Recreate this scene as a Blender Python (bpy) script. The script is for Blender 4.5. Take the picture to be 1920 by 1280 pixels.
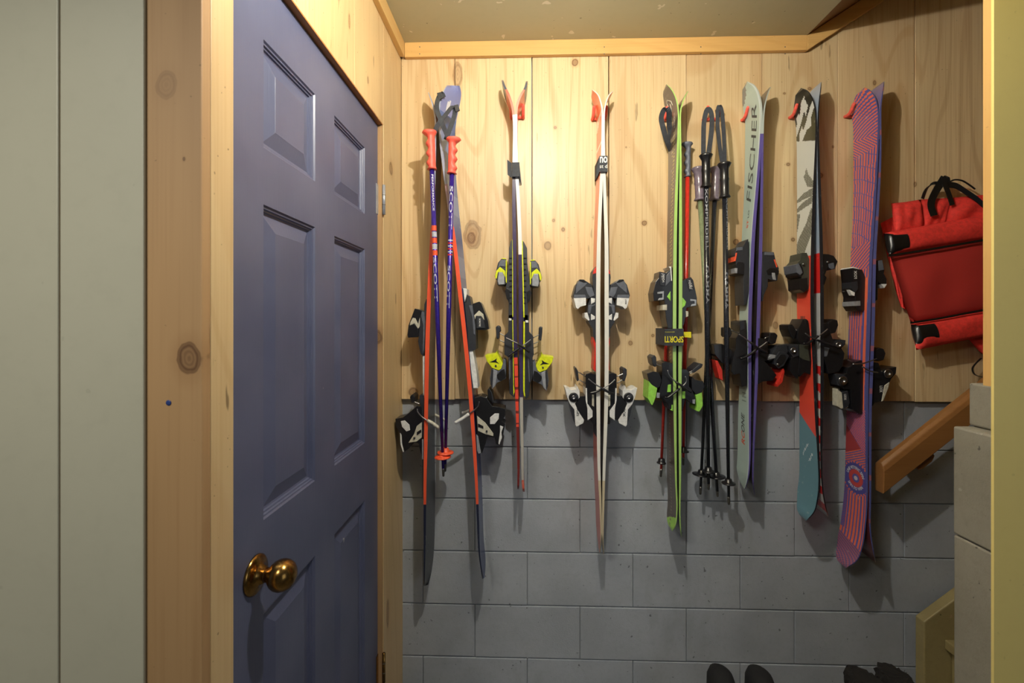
import bpy, bmesh, math, random
import numpy as np
from mathutils import Vector, Matrix

for o in list(bpy.data.objects):
    bpy.data.objects.remove(o)
random.seed(7)
SC = bpy.context.scene
COL = SC.collection

# ------------------------------------------------------------------ camera
F, HOR, HC, YW = 835.0, 600.0, 1.42, 1.704      # focal length (px of 1920), horizon row, eye height, board wall
TH = math.atan(25 / F)
CT, ST = math.cos(TH), math.sin(TH)
cam = bpy.data.cameras.new('camera')
camo = bpy.data.objects.new('camera', cam)
COL.objects.link(camo)
camo.location = (0, 0, HC)
camo.rotation_euler = (math.pi / 2, 0, TH)
cam.sensor_width = 36
cam.lens = 36 * F / 1920
cam.shift_y = -40 / 1920
cam.clip_start = 0.02
cam.dof.use_dof = True
cam.dof.focus_distance = 1.62
cam.dof.aperture_fstop = 6.3
SC.camera = camo

# ------------------------------------------------------------------ light
w = bpy.data.worlds.new('world')
SC.world = w
w.use_nodes = True
w.node_tree.nodes['Background'].inputs[0].default_value = (0.97, 0.97, 1.0, 1)
w.node_tree.nodes['Background'].inputs[1].default_value = 0.045


def lamp(name, kind, loc, energy, color, **kw):
    d = bpy.data.lights.new(name, kind)
    d.energy = energy
    d.color = color
    for k, v in kw.items():
        setattr(d, k, v)
    o = bpy.data.objects.new(name, d)
    COL.objects.link(o)
    o.location = loc
    return o


lamp('ceiling_bulb', 'POINT', (0.09, 0.72, 2.31), 37, (1.0, 0.95, 0.88), shadow_soft_size=0.014)
lamp('room_fill_light', 'AREA', (-0.75, -0.25, 2.15), 17, (1.0, 0.95, 0.84), shape='DISK', size=0.5)  # fill lamp added out of view to brighten the khaki panels
cool_fill = lamp('room_cool_fill', 'AREA', (1.7, -0.9, 1.5), 5, (0.84, 0.92, 1.0), shape='RECTANGLE', size=1.0, size_y=1.2)  # added bluish fill from the right for door and left panel
cool_fill.rotation_euler = (Vector((-0.5, 0.8, 1.1)) - cool_fill.location).to_track_quat('-Z', 'Y').to_euler()
vs = SC.view_settings
vs.view_transform = 'Standard'
vs.look = 'None'
vs.exposure = 0.0
vs.gamma = 1.0
vs.use_curve_mapping = False


def at(px, py, Y):
    a = (px - 960) / F
    dx, dy = a * CT - ST, a * ST + CT
    t = Y / dy
    return dx * t, HC + (HOR - py) / F * t


def P3(px, py, Y):
    x, z = at(px, py, Y)
    return Vector((x, Y, z))


def atx(px, py, X):
    a = (px - 960) / F
    dx, dy = a * CT - ST, a * ST + CT
    t = X / dx
    return dy * t, HC + (HOR - py) / F * t


def lin(c):
    return tuple((v / 255 / 12.92 if v / 255 <= 0.04045 else ((v / 255 + 0.055) / 1.055) ** 2.4) for v in c)


# ------------------------------------------------------------------ materials
def new_mat(name):
    m = bpy.data.materials.new(name)
    m.use_nodes = True
    nt = m.node_tree
    return m, nt, nt.nodes['Principled BSDF']


class N:
    def __init__(s, nt):
        s.nt = nt

    def n(s, t, **kw):
        d = s.nt.nodes.new(t)
        for k, v in kw.items():
            setattr(d, k, v)
        return d

    def l(s, a, b):
        s.nt.links.new(a, b)

    def math(s, op, a, b=None, c=None, clamp=False):
        d = s.n('ShaderNodeMath', operation=op, use_clamp=clamp)
        for i, v in enumerate((a, b, c)):
            if v is None:
                continue
            if isinstance(v, (int, float)):
                d.inputs[i].default_value = v
            else:
                s.l(v, d.inputs[i])
        return d.outputs[0]

    def vmul(s, v, sc, add=(0, 0, 0)):
        d = s.n('ShaderNodeVectorMath', operation='MULTIPLY_ADD')
        s.l(v, d.inputs[0])
        d.inputs[1].default_value = sc
        if isinstance(add, tuple):
            d.inputs[2].default_value = add
        else:
            s.l(add, d.inputs[2])
        return d.outputs[0]

    def noise(s, v, scale=1, detail=3, rough=0.5, dist=0.0):
        d = s.n('ShaderNodeTexNoise')
        s.l(v, d.inputs['Vector'])
        d.inputs['Scale'].default_value = scale
        d.inputs['Detail'].default_value = detail
        d.inputs['Roughness'].default_value = rough
        d.inputs['Distortion'].default_value = dist
        return d.outputs['Fac']

    def ramp(s, v, a, b, lo=0.0, hi=1.0):
        d = s.n('ShaderNodeMapRange')
        d.interpolation_type = 'SMOOTHSTEP'
        s.l(v, d.inputs[0])
        d.inputs[1].default_value = a
        d.inputs[2].default_value = b
        d.inputs[3].default_value = lo
        d.inputs[4].default_value = hi
        return d.outputs[0]

    def mix(s, f, a, b, mode='MIX'):
        d = s.n('ShaderNodeMix', data_type='RGBA', blend_type=mode)
        if isinstance(f, (int, float)):
            d.inputs[0].default_value = f
        else:
            s.l(f, d.inputs[0])
        for i, v in ((6, a), (7, b)):
            if isinstance(v, tuple):
                d.inputs[i].default_value = (*v[:3], 1)
            else:
                s.l(v, d.inputs[i])
        return d.outputs[2]


def plain(name, rgb, rough=0.45, metal=0.0, spec=0.5, noise=0.0, coat=0.0):
    m, nt, b = new_mat(name)
    c = lin(rgb)
    b.inputs['Roughness'].default_value = rough
    b.inputs['Metallic'].default_value = metal
    b.inputs['Specular IOR Level'].default_value = spec
    b.inputs['Coat Weight'].default_value = coat
    g = N(nt)
    pos = g.n('ShaderNodeNewGeometry').outputs['Position']
    f = g.noise(pos, 90, 3, 0.6)
    k = max(noise, 0.12)
    col = g.mix(g.ramp(f, 0.3, 0.7), tuple(v * (1 - k) for v in c), tuple(min(1, v * (1 + k)) for v in c))
    g.l(col, b.inputs['Base Color'])
    return m


def wood(name, light, dark, axis='Z', knots=(), grain=0.5, rough=0.5, dirt=0.3, knot_plane='XZ', line=11.0):
    """sawn pine: long grain along one axis, contour-like growth lines, knots at given spots"""
    m, nt, b = new_mat(name)
    g = N(nt)
    pos = g.n('ShaderNodeNewGeometry').outputs['Position']
    rnd = g.n('ShaderNodeObjectInfo').outputs['Random']
    off = g.n('ShaderNodeCombineXYZ')
    for i, k in enumerate((13.0, 7.0, 21.0)):
        g.l(g.math('MULTIPLY', rnd, k), off.inputs[i])
    o = off.outputs[0]

    def sc(a, l):
        return (l if axis == 'X' else a, l if axis == 'Y' else a, l if axis == 'Z' else a)

    p1 = g.vmul(pos, sc(2.6, 0.42), o)
    n1 = g.noise(p1, 1.0, 2, 0.45, 0.6)
    lines = g.math('SINE', g.math('MULTIPLY', n1, line * 6.283))
    lines = g.ramp(lines, 0.55, 1.0)
    fine = g.noise(g.vmul(pos, sc(170, 3.0), o), 1.0, 2, 0.6)
    blot = g.noise(g.vmul(pos, sc(3.2, 1.1), o), 1.0, 3, 0.5)
    L, D = lin(light), lin(dark)
    col = g.mix(g.ramp(blot, 0.25, 0.75), tuple(v * 0.86 for v in L), tuple(min(1, v * 1.1) for v in L))
    col = g.mix(g.math('MULTIPLY', lines, 0.32 * grain), col, D)
    col = g.mix(g.math('MULTIPLY', g.ramp(fine, 0.42, 0.78), 0.45 * grain), col, D)
    tint = g.math('MULTIPLY', rnd, 0.16)
    col = g.mix(tint, col, D)
    # short pitch streaks and dirt
    st = g.noise(g.vmul(pos, sc(60, 9.0), o), 1.0, 2, 0.5)
    msk = g.noise(g.vmul(pos, sc(2.0, 1.3), o), 1.0, 2, 0.5)
    sf = g.math('MULTIPLY', g.ramp(st, 0.68, 0.74), g.ramp(msk, 0.5, 0.62))
    col = g.mix(g.math('MULTIPLY', sf, dirt), col, tuple(v * 0.25 for v in D))
    sp = g.noise(pos, 130, 1, 0.5)
    col = g.mix(g.math('MULTIPLY', g.ramp(sp, 0.76, 0.80), dirt), col, tuple(v * 0.2 for v in D))
    sep = g.n('ShaderNodeSeparateXYZ')
    g.l(pos, sep.inputs[0])
    ax = {'X': 0, 'Y': 1, 'Z': 2}
    wob = g.math('MULTIPLY', g.math('SUBTRACT', g.noise(pos, 40, 2, 0.5), 0.5), 0.5)
    for (kx, kz, rx, rz, st_) in knots:
        dx = g.math('DIVIDE', g.math('SUBTRACT', sep.outputs[ax[knot_plane[0]]], kx), rx)
        dz = g.math('DIVIDE', g.math('SUBTRACT', sep.outputs[ax[knot_plane[1]]], kz), rz)
        d = g.math('ADD', g.math('SQRT', g.math('ADD', g.math('MULTIPLY', dx, dx), g.math('MULTIPLY', dz, dz))), wob)
        halo = g.ramp(d, 2.2, 0.9, 0, 0.35 * st_)
        col = g.mix(halo, col, D)
        rim = g.math('MULTIPLY', g.ramp(d, 1.12, 0.95), g.ramp(d, 0.5, 0.85, 0.68, 1.0))
        ring = g.math('MULTIPLY_ADD', g.math('SINE', g.math('MULTIPLY', d, 19.0)), 0.18, 0.82)
        col = g.mix(g.math('MULTIPLY', g.math('MULTIPLY', rim, ring), st_), col, (D[0] * 0.26, D[1] * 0.18, D[2] * 0.14))
    g.l(col, b.inputs['Base Color'])
    b.inputs['Roughness'].default_value = rough
    bm = g.n('ShaderNodeBump')
    bm.inputs['Strength'].default_value = 0.12
    bm.inputs['Distance'].default_value = 0.001
    g.l(fine, bm.inputs['Height'])
    g.l(bm.outputs[0], b.inputs['Normal'])
    return m


def painted(name, rgb, dark, rough=0.5, chips=0.0, chipcol=(225, 220, 205), bump=0.15, mottle=0.25, scale=1.0, stain=0.0, stcol=(110, 105, 60), specks=0.7):
    m, nt, b = new_mat(name)
    g = N(nt)
    pos = g.n('ShaderNodeNewGeometry').outputs['Position']
    C, D = lin(rgb), lin(dark)
    big = g.noise(pos, 5 * scale, 4, 0.55)
    col = g.mix(g.math('MULTIPLY', g.ramp(big, 0.3, 0.75), mottle), C, D)
    mid = g.noise(pos, 70 * scale, 3, 0.7)
    col = g.mix(g.math('MULTIPLY', g.ramp(mid, 0.45, 0.75), mottle * 0.5), col, D)
    sp = g.noise(pos, 75, 1, 0.4)
    col = g.mix(g.math('MULTIPLY', g.ramp(sp, 0.765, 0.785), specks), col, tuple(v * 0.25 for v in D))
    if stain:
        s_ = g.noise(g.vmul(pos, (9, 9, 3.0)), 1.0, 4, 0.6)
        col = g.mix(g.math('MULTIPLY', g.ramp(s_, 0.58, 0.72), stain), col, lin(stcol))
    if chips:
        ch = g.noise(pos, 22, 2, 0.55)
        col = g.mix(g.math('MULTIPLY', g.ramp(ch, 0.72, 0.735), chips), col, lin(chipcol))
    g.l(col, b.inputs['Base Color'])
    b.inputs['Roughness'].default_value = rough
    bm = g.n('ShaderNodeBump')
    bm.inputs['Strength'].default_value = bump
    bm.inputs['Distance'].default_value = 0.002
    hh = g.noise(pos, 160 * scale, 3, 0.65)
    g.l(hh, bm.inputs['Height'])
    g.l(bm.outputs[0], b.inputs['Normal'])
    return m


def colour_attr(name, rough=0.3, coat=0.25):
    m, nt, b = new_mat(name)
    g = N(nt)
    a = g.n('ShaderNodeAttribute', attribute_name='Col')
    pos = g.n('ShaderNodeNewGeometry').outputs['Position']
    scr = g.noise(g.vmul(pos, (300, 40, 40)), 1.0, 2, 0.5)
    col = g.mix(g.ramp(scr, 0.66, 0.74, 0, 0.25), a.outputs['Color'], (0.55, 0.55, 0.52))
    g.l(col, b.inputs['Base Color'])
    b.inputs['Roughness'].default_value = rough
    b.inputs['Coat Weight'].default_value = coat
    b.inputs['Coat Roughness'].default_value = 0.15
    return m


M = {}
M['black'] = plain('black_plastic', (26, 26, 29), 0.32, coat=0.2)
M['dark'] = plain('dark_plastic', (44, 46, 52), 0.42)
M['grey'] = plain('grey_plastic', (92, 96, 106), 0.4)
M['olive'] = plain('olive_plastic', (62, 64, 56), 0.45)
M['silver'] = plain('silver_plastic', (165, 168, 174), 0.3, metal=0.3)
M['white'] = plain('white_plastic', (222, 222, 220), 0.4)
M['cream'] = plain('cream_plastic', (196, 192, 174), 0.45)
M['lime'] = plain('lime_plastic', (150, 212, 84), 0.4)
M['yellow'] = plain('yellow_plastic', (214, 222, 30), 0.4)
M['coral'] = plain('coral_rubber', (240, 96, 80), 0.5)
M['red'] = plain('red_plastic', (205, 52, 40), 0.4)
M['orange'] = plain('orange_plastic', (235, 88, 52), 0.45)
M['metal'] = plain('steel', (170, 170, 172), 0.28, metal=1.0)
M['dull_metal'] = plain('dull_steel', (120, 118, 112), 0.4, metal=0.9)
M['brass'] = plain('brass', (158, 122, 66), 0.22, metal=1.0, noise=0.3)
M['webbing'] = plain('black_webbing', (52, 55, 62), 0.8, noise=0.2)
M['purple_shaft'] = plain('purple_anodised_tube', (66, 48, 160), 0.22, metal=0.55)
M['black_shaft'] = plain('black_lacquered_tube', (34, 36, 42), 0.22, coat=0.4)
M['red_shaft'] = plain('red_lacquered_tube', (214, 54, 40), 0.28, coat=0.3)
M['green_shaft'] = plain('grey_green_tube', (128, 138, 104), 0.25, coat=0.3)
M['clear_grip'] = plain('smoky_violet_rubber', (124, 112, 124), 0.25, coat=0.4)
M['grey_grip'] = plain('grey_rubber_grip', (106, 110, 122), 0.45)
M['red_cloth'] = plain('red_nylon', (230, 58, 50), 0.75, noise=0.12)
M['vinyl'] = plain('black_vinyl', (24, 24, 24), 0.3)
M['ink_white'] = plain('white_print', (226, 226, 222), 0.5)
M['ink_grey'] = plain('grey_print', (74, 76, 76), 0.5)
M['ink_black'] = plain('black_print', (22, 22, 26), 0.5)
M['ink_silver'] = plain('silver_print', (188, 190, 200), 0.35)
M['ink_dull'] = plain('dull_silver_print', (138, 140, 146), 0.4)
M['ink_yellow'] = plain('yellow_print', (226, 214, 40), 0.6)
M['ink_orange'] = plain('orange_print', (230, 88, 50), 0.5)
M['ski'] = colour_attr('printed_ski_lacquer')

# red mesh pocket: fine diagonal weave
mm, nt, b = new_mat('red_mesh_fabric')
g = N(nt)
pos = g.n('ShaderNodeNewGeometry').outputs['Position']
wv = g.n('ShaderNodeTexWave', wave_type='BANDS', bands_direction='DIAGONAL')
g.l(g.vmul(pos, (210, 0, 120)), wv.inputs['Vector'])
wv.inputs['Scale'].default_value = 1.0
wv.inputs['Distortion'].default_value = 0.6
col = g.mix(wv.outputs['Fac'], lin((130, 30, 28)), lin((214, 60, 52)))
g.l(col, b.inputs['Base Color'])
b.inputs['Roughness'].default_value = 0.7
M['mesh_cloth'] = mm


# ------------------------------------------------------------------ mesh helpers
def wloc(p):
    v = Vector((0, 0, 0))
    while p is not None:
        v = v + p.location
        p = p.parent
    return v


def mk(name, verts, faces, mat, parent=None, smooth=False, bevel=0.0, recalc=True, seg=2):
    me = bpy.data.meshes.new(name)
    L = wloc(parent)
    me.from_pydata([(v[0] - L.x, v[1] - L.y, v[2] - L.z) for v in verts], [], faces)
    if recalc:
        bm = bmesh.new()
        bm.from_mesh(me)
        bmesh.ops.recalc_face_normals(bm, faces=bm.faces)
        bm.to_mesh(me)
        bm.free()
    for m_ in (mat if isinstance(mat, (list, tuple)) else [mat]):
        me.materials.append(m_)
    if smooth:
        me.polygons.foreach_set('use_smooth', [True] * len(me.polygons))
    o = bpy.data.objects.new(name, me)
    COL.objects.link(o)
    if parent:
        o.parent = parent
    if bevel:
        bv = o.modifiers.new('bevel', 'BEVEL')
        bv.width = bevel
        bv.segments = seg
        bv.limit_method = 'ANGLE'
        bv.angle_limit = math.radians(35)
    return o


def thing(name, label, cat, loc, group=None):
    o = bpy.data.objects.new(name, None)
    o.empty_display_size = 0.05
    COL.objects.link(o)
    o.location = loc
    o['label'] = label
    o['category'] = cat
    if group:
        o['group'] = group
    return o


def tag(o, label, cat, group=None):
    o['label'] = label
    o['category'] = cat
    if group:
        o['group'] = group
    return o


def struct(o):
    o['kind'] = 'structure'
    return o


BF = [(0, 1, 2, 3), (4, 7, 6, 5), (0, 4, 5, 1), (1, 5, 6, 2), (2, 6, 7, 3), (3, 7, 4, 0)]


def box(name, x0, x1, y0, y1, z0, z1, mat, parent=None, bevel=0.0):
    v = [(x0, y0, z0), (x1, y0, z0), (x1, y1, z0), (x0, y1, z0), (x0, y0, z1), (x1, y0, z1), (x1, y1, z1), (x0, y1, z1)]
    return mk(name, v, BF, mat, parent, bevel=bevel)


def prism_vf(poly, y0, y1):
    n = len(poly)
    v = [(x, y0, z) for x, z in poly] + [(x, y1, z) for x, z in poly]
    f = [tuple(range(n)), tuple(range(2 * n - 1, n - 1, -1))]
    f += [(i, (i + 1) % n, n + (i + 1) % n, n + i) for i in range(n)]
    return v, f


def prism(name, poly, y0, y1, mat, parent=None, bevel=0.0012):
    v, f = prism_vf(poly, y0, y1)
    return mk(name, v, f, mat, parent, bevel=bevel)


def frames(pts):
    pts = [Vector(p) for p in pts]
    T = []
    for i in range(len(pts)):
        a = pts[max(i - 1, 0)]
        c = pts[min(i + 1, len(pts) - 1)]
        T.append((c - a).normalized())
    up = Vector((0, 1, 0)) if abs(T[0].y) < 0.9 else Vector((1, 0, 0))
    R = []
    for t in T:
        s = t.cross(up)
        if s.length < 1e-5:
            s = t.cross(Vector((1, 0, 0.01)))
        s.normalize()
        up = s.cross(t).normalized()
        R.append((s.copy(), up.copy()))
    return pts, T, R


def tube_vf(pts, rad, n=8):
    pts, T, R = frames(pts)
    v, f = [], []
    for i, p in enumerate(pts):
        r = rad[i] if isinstance(rad, (list, tuple)) else rad
        for k in range(n):
            a = 2 * math.pi * k / n
            v.append(p + R[i][0] * (r * math.cos(a)) + R[i][1] * (r * math.sin(a)))
    for i in range(len(pts) - 1):
        for k in range(n):
            f.append((i * n + k, i * n + (k + 1) % n, (i + 1) * n + (k + 1) % n, (i + 1) * n + k))
    f.append(tuple(range(n)))
    f.append(tuple(range(len(v) - 1, len(v) - n - 1, -1)))
    return v, f


def tube(name, pts, rad, mat, parent=None, n=8):
    v, f = tube_vf(pts, rad, n)
    return mk(name, v, f, mat, parent, smooth=True)


def smooth_path(pts, k=6):
    pts = [Vector(p) for p in pts]
    out = []
    for i in range(len(pts) - 1):
        p0, p1, p2, p3 = pts[max(i - 1, 0)], pts[i], pts[i + 1], pts[min(i + 2, len(pts) - 1)]
        for j in range(k):
            t = j / k
            out.append(0.5 * ((2 * p1) + (p2 - p0) * t + (2 * p0 - 5 * p1 + 4 * p2 - p3) * t * t + (3 * p1 - p0 - 3 * p2 + p3) * t ** 3))
    out.append(pts[-1])
    return out


def ribbon(name, pts, width, thick, mat, parent=None, wdir=(1, 0, 0), k=5):
    """flat webbing swept along a path; wdir is the direction of its width"""
    pts = smooth_path(pts, k)
    v, f = [], []
    wd = Vector(wdir).normalized()
    for i, p in enumerate(pts):
        t = (pts[min(i + 1, len(pts) - 1)] - pts[max(i - 1, 0)]).normalized()
        s = (wd - t * wd.dot(t)).normalized()
        n = t.cross(s).normalized()
        for a, b_ in ((-1, -1), (1, -1), (1, 1), (-1, 1)):
            v.append(p + s * (a * width / 2) + n * (b_ * thick / 2))
    m_ = len(pts)
    for i in range(m_ - 1):
        for j in range(4):
            f.append((i * 4 + j, i * 4 + (j + 1) % 4, (i + 1) * 4 + (j + 1) % 4, (i + 1) * 4 + j))
    f += [(0, 1, 2, 3), (m_ * 4 - 1, m_ * 4 - 2, m_ * 4 - 3, m_ * 4 - 4)]
    return mk(name, v, f, mat, parent)


def lathe(name, base, axis, prof, mat, parent=None, n=24, squash=None, wob=None, smooth=True):
    """turned shape: prof = (distance along axis, radius); wob(angle, d) adds to the radius"""
    A = Vector(axis).normalized()
    ref = Vector((0, -1, 0)) if abs(A.y) < 0.8 else Vector((0, 0, 1))
    s = A.cross(ref).normalized()
    u = s.cross(A).normalized()
    v, f = [], []
    for d, r in prof:
        for k in range(n):
            a = 2 * math.pi * k / n
            rr = r + (wob(a, d) if wob else 0)
            v.append(Vector(base) + A * d + s * (rr * math.cos(a)) + u * (rr * math.sin(a) * (squash or 1)))
    m_ = len(prof)
    for i in range(m_ - 1):
        for k in range(n):
            f.append((i * n + k, i * n + (k + 1) % n, (i + 1) * n + (k + 1) % n, (i + 1) * n + k))
    f.append(tuple(range(n)))
    f.append(tuple(range(m_ * n - 1, m_ * n - n - 1, -1)))
    return mk(name, v, f, mat, parent, smooth=smooth)


def text_vf(s, size=1.0, bold=False, shear=0.0):
    cu = bpy.data.curves.new('t', 'FONT')
    cu.body = s
    cu.size = size
    cu.shear = shear
    cu.resolution_u = 3
    cu.offset = 0.02 * size if bold else 0.0
    ob = bpy.data.objects.new('t', cu)
    me = bpy.data.meshes.new_from_object(ob)
    v = np.array([tuple(p.co)[:2] for p in me.vertices]) if len(me.vertices) else np.zeros((0, 2))
    f = [tuple(p.vertices) for p in me.polygons]
    bpy.data.objects.remove(ob)
    bpy.data.curves.remove(cu)
    bpy.data.meshes.remove(me)
    if len(v):
        v = v - v.min(axis=0)
        h = v[:, 1].max()
        v = v / max(h, 1e-6)          # letters one unit high, start at 0
    return v, f


def lettering(s, mapf, mat, parent, height, length=None, bold=True, shear=0.0, name='lettering'):
    """flat print: mapf(a, b) gives the surface point a metres along the line and b metres up the letter"""
    v, f = text_vf(s, 1.0, bold, shear)
    if not len(v):
        return None
    L = v[:, 0].max()
    k = (length / L) if length else height
    return mk(name, [mapf(a * k, b_ * height) for a, b_ in v], f, mat, parent, recalc=False)
# ================================================================== the setting
XW = at(752, 600, YW)[0]                       # left wall face
XD = XW - 0.016                                # door face
YB = YW + 0.021                                # block wall face
ZC = at(985, 81, YW)[1]                        # ceiling
ZB = at(985, 749, YW)[1]                       # lower end of the boards
XS = at(1508, 85, YW)[0]                       # where the flat ceiling ends
XE = 2.7                                       # far right end of the stair well
SL = math.tan(math.radians(33))                # pitch of the stair soffit

K = []
for px, py, rx, rz, s_ in [(886, 440, .034, .054, .62), (884, 446, .016, .022, .8), (1056, 430, .007, .008, .9), (1208, 418, .009, .009, .95), (1027, 461, .013, .016, .7),
                           (1182, 643, .008, .009, .8), (1224, 629, .006, .006, .8), (1078, 117, .012, .013, .9), (1041, 239, .006, .006, .9),
                           (1038, 413, .005, .006, .8), (1380, 453, .010, .011, .9), (858, 140, .018, .05, .6), (1518, 166, .007, .006, .8),
                           (1478, 308, .007, .006, .9), (1539, 329, .008, .009, .9), (1487, 449, .007, .007, .9), (775, 735, .018, .018, .75),
                           (1454, 610, .010, .014, .6), (1471, 175, .005, .004, .8), (1640, 155, .006, .009, .8), (1716, 345, .005, .009, .8),
                           (1562, 275, .004, .005, .8), (1174, 276, .003, .003, .7)]:
    x, z = at(px, py, YW)
    K.append((x, z, rx, rz, s_))
M['pine'] = wood('pine_boards', (224, 200, 156), (172, 120, 66), 'Z', K, 0.8, 0.42, 0.5)
KL = []
for px, py, ry, rz in [(733, 316, .020, .022), (742, 560, .006, .02), (690, 150, .006, .01), (727, 1150, .012, .05), (655, 40, .006, .02)]:
    y, z = atx(px, py, XW)
    KL.append((y, z, ry, rz, .75))
M['pine_side'] = wood('pine_side_boards', (214, 186, 138), (176, 130, 78), 'Z', KL, 0.5, 0.45, 0.7, 'YZ')
YJ = atx(378, 640, XW)[0]
KJ = []
for px, py, ry, rz, s_ in [(355, 672, .017, .024, .85), (345, 298, .002, .003, .9), (312, 160, .016, .02, .3)]:
    y, z = at(px, py, YJ)
    KJ.append((y, z, ry, rz, s_))
M['pine_jamb'] = wood('pine_jamb', (182, 146, 102), (140, 100, 60), 'Z', KJ, 0.4, 0.6, 0.4, 'XZ')
M['pine_trim'] = wood('pine_trim', (222, 180, 112), (178, 118, 54), 'X', (), 0.4, 0.45, 0.4)
M['pine_trim_y'] = wood('pine_trim_side', (214, 176, 112), (170, 116, 56), 'Y', (), 0.4, 0.45, 0.4)
M['rail_wood'] = wood('varnished_rail', (152, 106, 60), (108, 68, 34), 'X', (), 0.5, 0.35, 0.2)
M['head_wood'] = wood('brown_head_strip', (168, 112, 58), (120, 72, 32), 'Y', (), 0.4, 0.5, 0.2)
M['edge_wood'] = wood('orange_wood', (214, 172, 106), (178, 128, 66), 'Z', (), 0.3, 0.5, 0.2)
M['block'] = painted('grey_painted_block', (176, 182, 190), (136, 141, 146), 0.6, 0.0, bump=0.35, mottle=0.4, stain=0.12, stcol=(84, 84, 60))
M['mortar'] = painted('grey_painted_mortar', (156, 161, 166), (124, 127, 130), 0.6, bump=0.3)
M['halfwall'] = painted('grey_plastered_block', (146, 141, 126), (108, 103, 90), 0.7, 0.15, bump=0.4, mottle=0.45)
M['khaki'] = painted('khaki_paint', (182, 180, 160), (160, 158, 140), 0.5, 0.0, bump=0.06, mottle=0.25, scale=0.5, specks=0.12)
M['khaki_warm_lit'] = painted('khaki_paint_warm_lit', (236, 216, 134), (222, 200, 122), 0.5, 0.0, bump=0.06, mottle=0.25, scale=0.5, specks=0.12)  # khaki again, with the warm light on the right panel mixed into its colour
M['ceiling'] = painted('khaki_ceiling_paint', (176, 172, 144), (158, 154, 128), 0.38, 0.6, bump=0.05, mottle=0.3, scale=0.5)
M['soffit'] = painted('brown_soffit_paint', (150, 112, 74), (118, 84, 54), 0.45, 0.3, bump=0.06, mottle=0.4)
M['stair'] = painted('olive_stair_paint', (162, 148, 102), (126, 110, 72), 0.5, 0.5, (180, 150, 120), bump=0.2, mottle=0.5)
M['floor'] = painted('grey_floor_paint', (98, 96, 92), (72, 70, 66), 0.6, bump=0.2)

# door paint with a pressed wood grain
mm, nt, b = new_mat('slate_blue_door_paint')
g = N(nt)
pos = g.n('ShaderNodeNewGeometry').outputs['Position']
gr = g.noise(g.vmul(pos, (200, 260, 7)), 1.0, 3, 0.6)
bl = g.noise(pos, 6, 3, 0.5)
col = g.mix(g.ramp(bl, 0.3, 0.7), lin((78, 84, 112)), lin((88, 93, 120)))
ch = g.noise(pos, 30, 2, 0.5)
col = g.mix(g.ramp(ch, 0.765, 0.775), col, lin((150, 152, 160)))
g.l(col, b.inputs['Base Color'])
b.inputs['Roughness'].default_value = 0.42
b.inputs['Specular IOR Level'].default_value = 0.75
bm_ = g.n('ShaderNodeBump')
bm_.inputs['Strength'].default_value = 0.25
bm_.inputs['Distance'].default_value = 0.0012
g.l(gr, bm_.inputs['Height'])
g.l(bm_.outputs[0], b.inputs['Normal'])
M['door'] = mm

struct(box('floor', -1.6, XE, -1.2, YB + 0.2, -0.05, 0.0, M['floor']))

# ---- back wall: mortar body, blocks, boards
wall_back = struct(box('wall_back', XW - 0.3, XE, YB + 0.006, YB + 0.2, 0.0, 3.6, M['mortar']))
rows_px = [641, 740, 838, 935.5, 1035, 1135, 1234, 1333]
zr = [at(985, p, YB)[1] for p in rows_px]
zr[-1] = 0.0
J = 0.4064


def block(x0, x1, z0, z1, k):
    g_ = 0.0022
    dy = random.uniform(-0.0015, 0.0015)
    xa, xb = x0 + 0.0008, x1 - 0.0008
    za, zb = z0 + g_ * 1.0, z1 - g_ * 1.0
    box('block', xa, xb, YB + dy, YB + 0.02, za, zb, M['block'], wall_back, bevel=0.0024)


xa0 = at(1187, 880, YB)[0]
for r in range(len(zr) - 1):
    z1, z0 = zr[r], zr[r + 1]
    if z1 > ZB + 0.19:
        continue
    off = xa0 if r % 2 == 0 else xa0 - J / 2
    n0 = math.floor((XW - 0.02 - off) / J)
    x = off + n0 * J
    while x < XE:
        xa, xb = max(x, XW - 0.005), min(x + J, XE)
        if xb - xa > 0.03:
            block(xa, xb, z0, z1, r)
        x += J
seams = [at(p, 420, YW)[0] for p in (853, 998, 1142, 1287, 1429, 1571, 1716)]
seams = [XW + 0.001] + seams
while seams[-1] < XE:
    seams.append(seams[-1] + 0.293)
for i in range(len(seams) - 1):
    xa, xb = seams[i] + 0.0008, min(seams[i + 1], XE) - (0.0008 if i not in (1, 2, 6) else 0.003)
    zt = [ZC if x < XS else ZC + (x - XS) * SL + 0.02 for x in (xa, xb)]
    dy = random.uniform(-0.0012, 0.0012)
    prism('board', [(xa, ZB + random.uniform(-.002, .002)), (xb, ZB + random.uniform(-.002, .002)), (xb, zt[1]), (xa, zt[0])], YW + dy, YB + 0.004, M['pine'], wall_back, bevel=0.0012)

yj = atx(378, 640, XW)[0]
# ---- ceiling, sloping stair soffit
struct(box('ceiling', -1.6, XS, yj, YB + 0.1, ZC, ZC + 0.03, M['ceiling']))
sx1, sz1 = XE, ZC + (XE - XS) * SL
so = prism('ceiling_slope', [(XS, ZC + 0.001), (sx1, sz1), (sx1, sz1 + 0.03), (XS, ZC + 0.031)], yj, YB + 0.1, M['soffit'])
struct(so)
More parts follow.
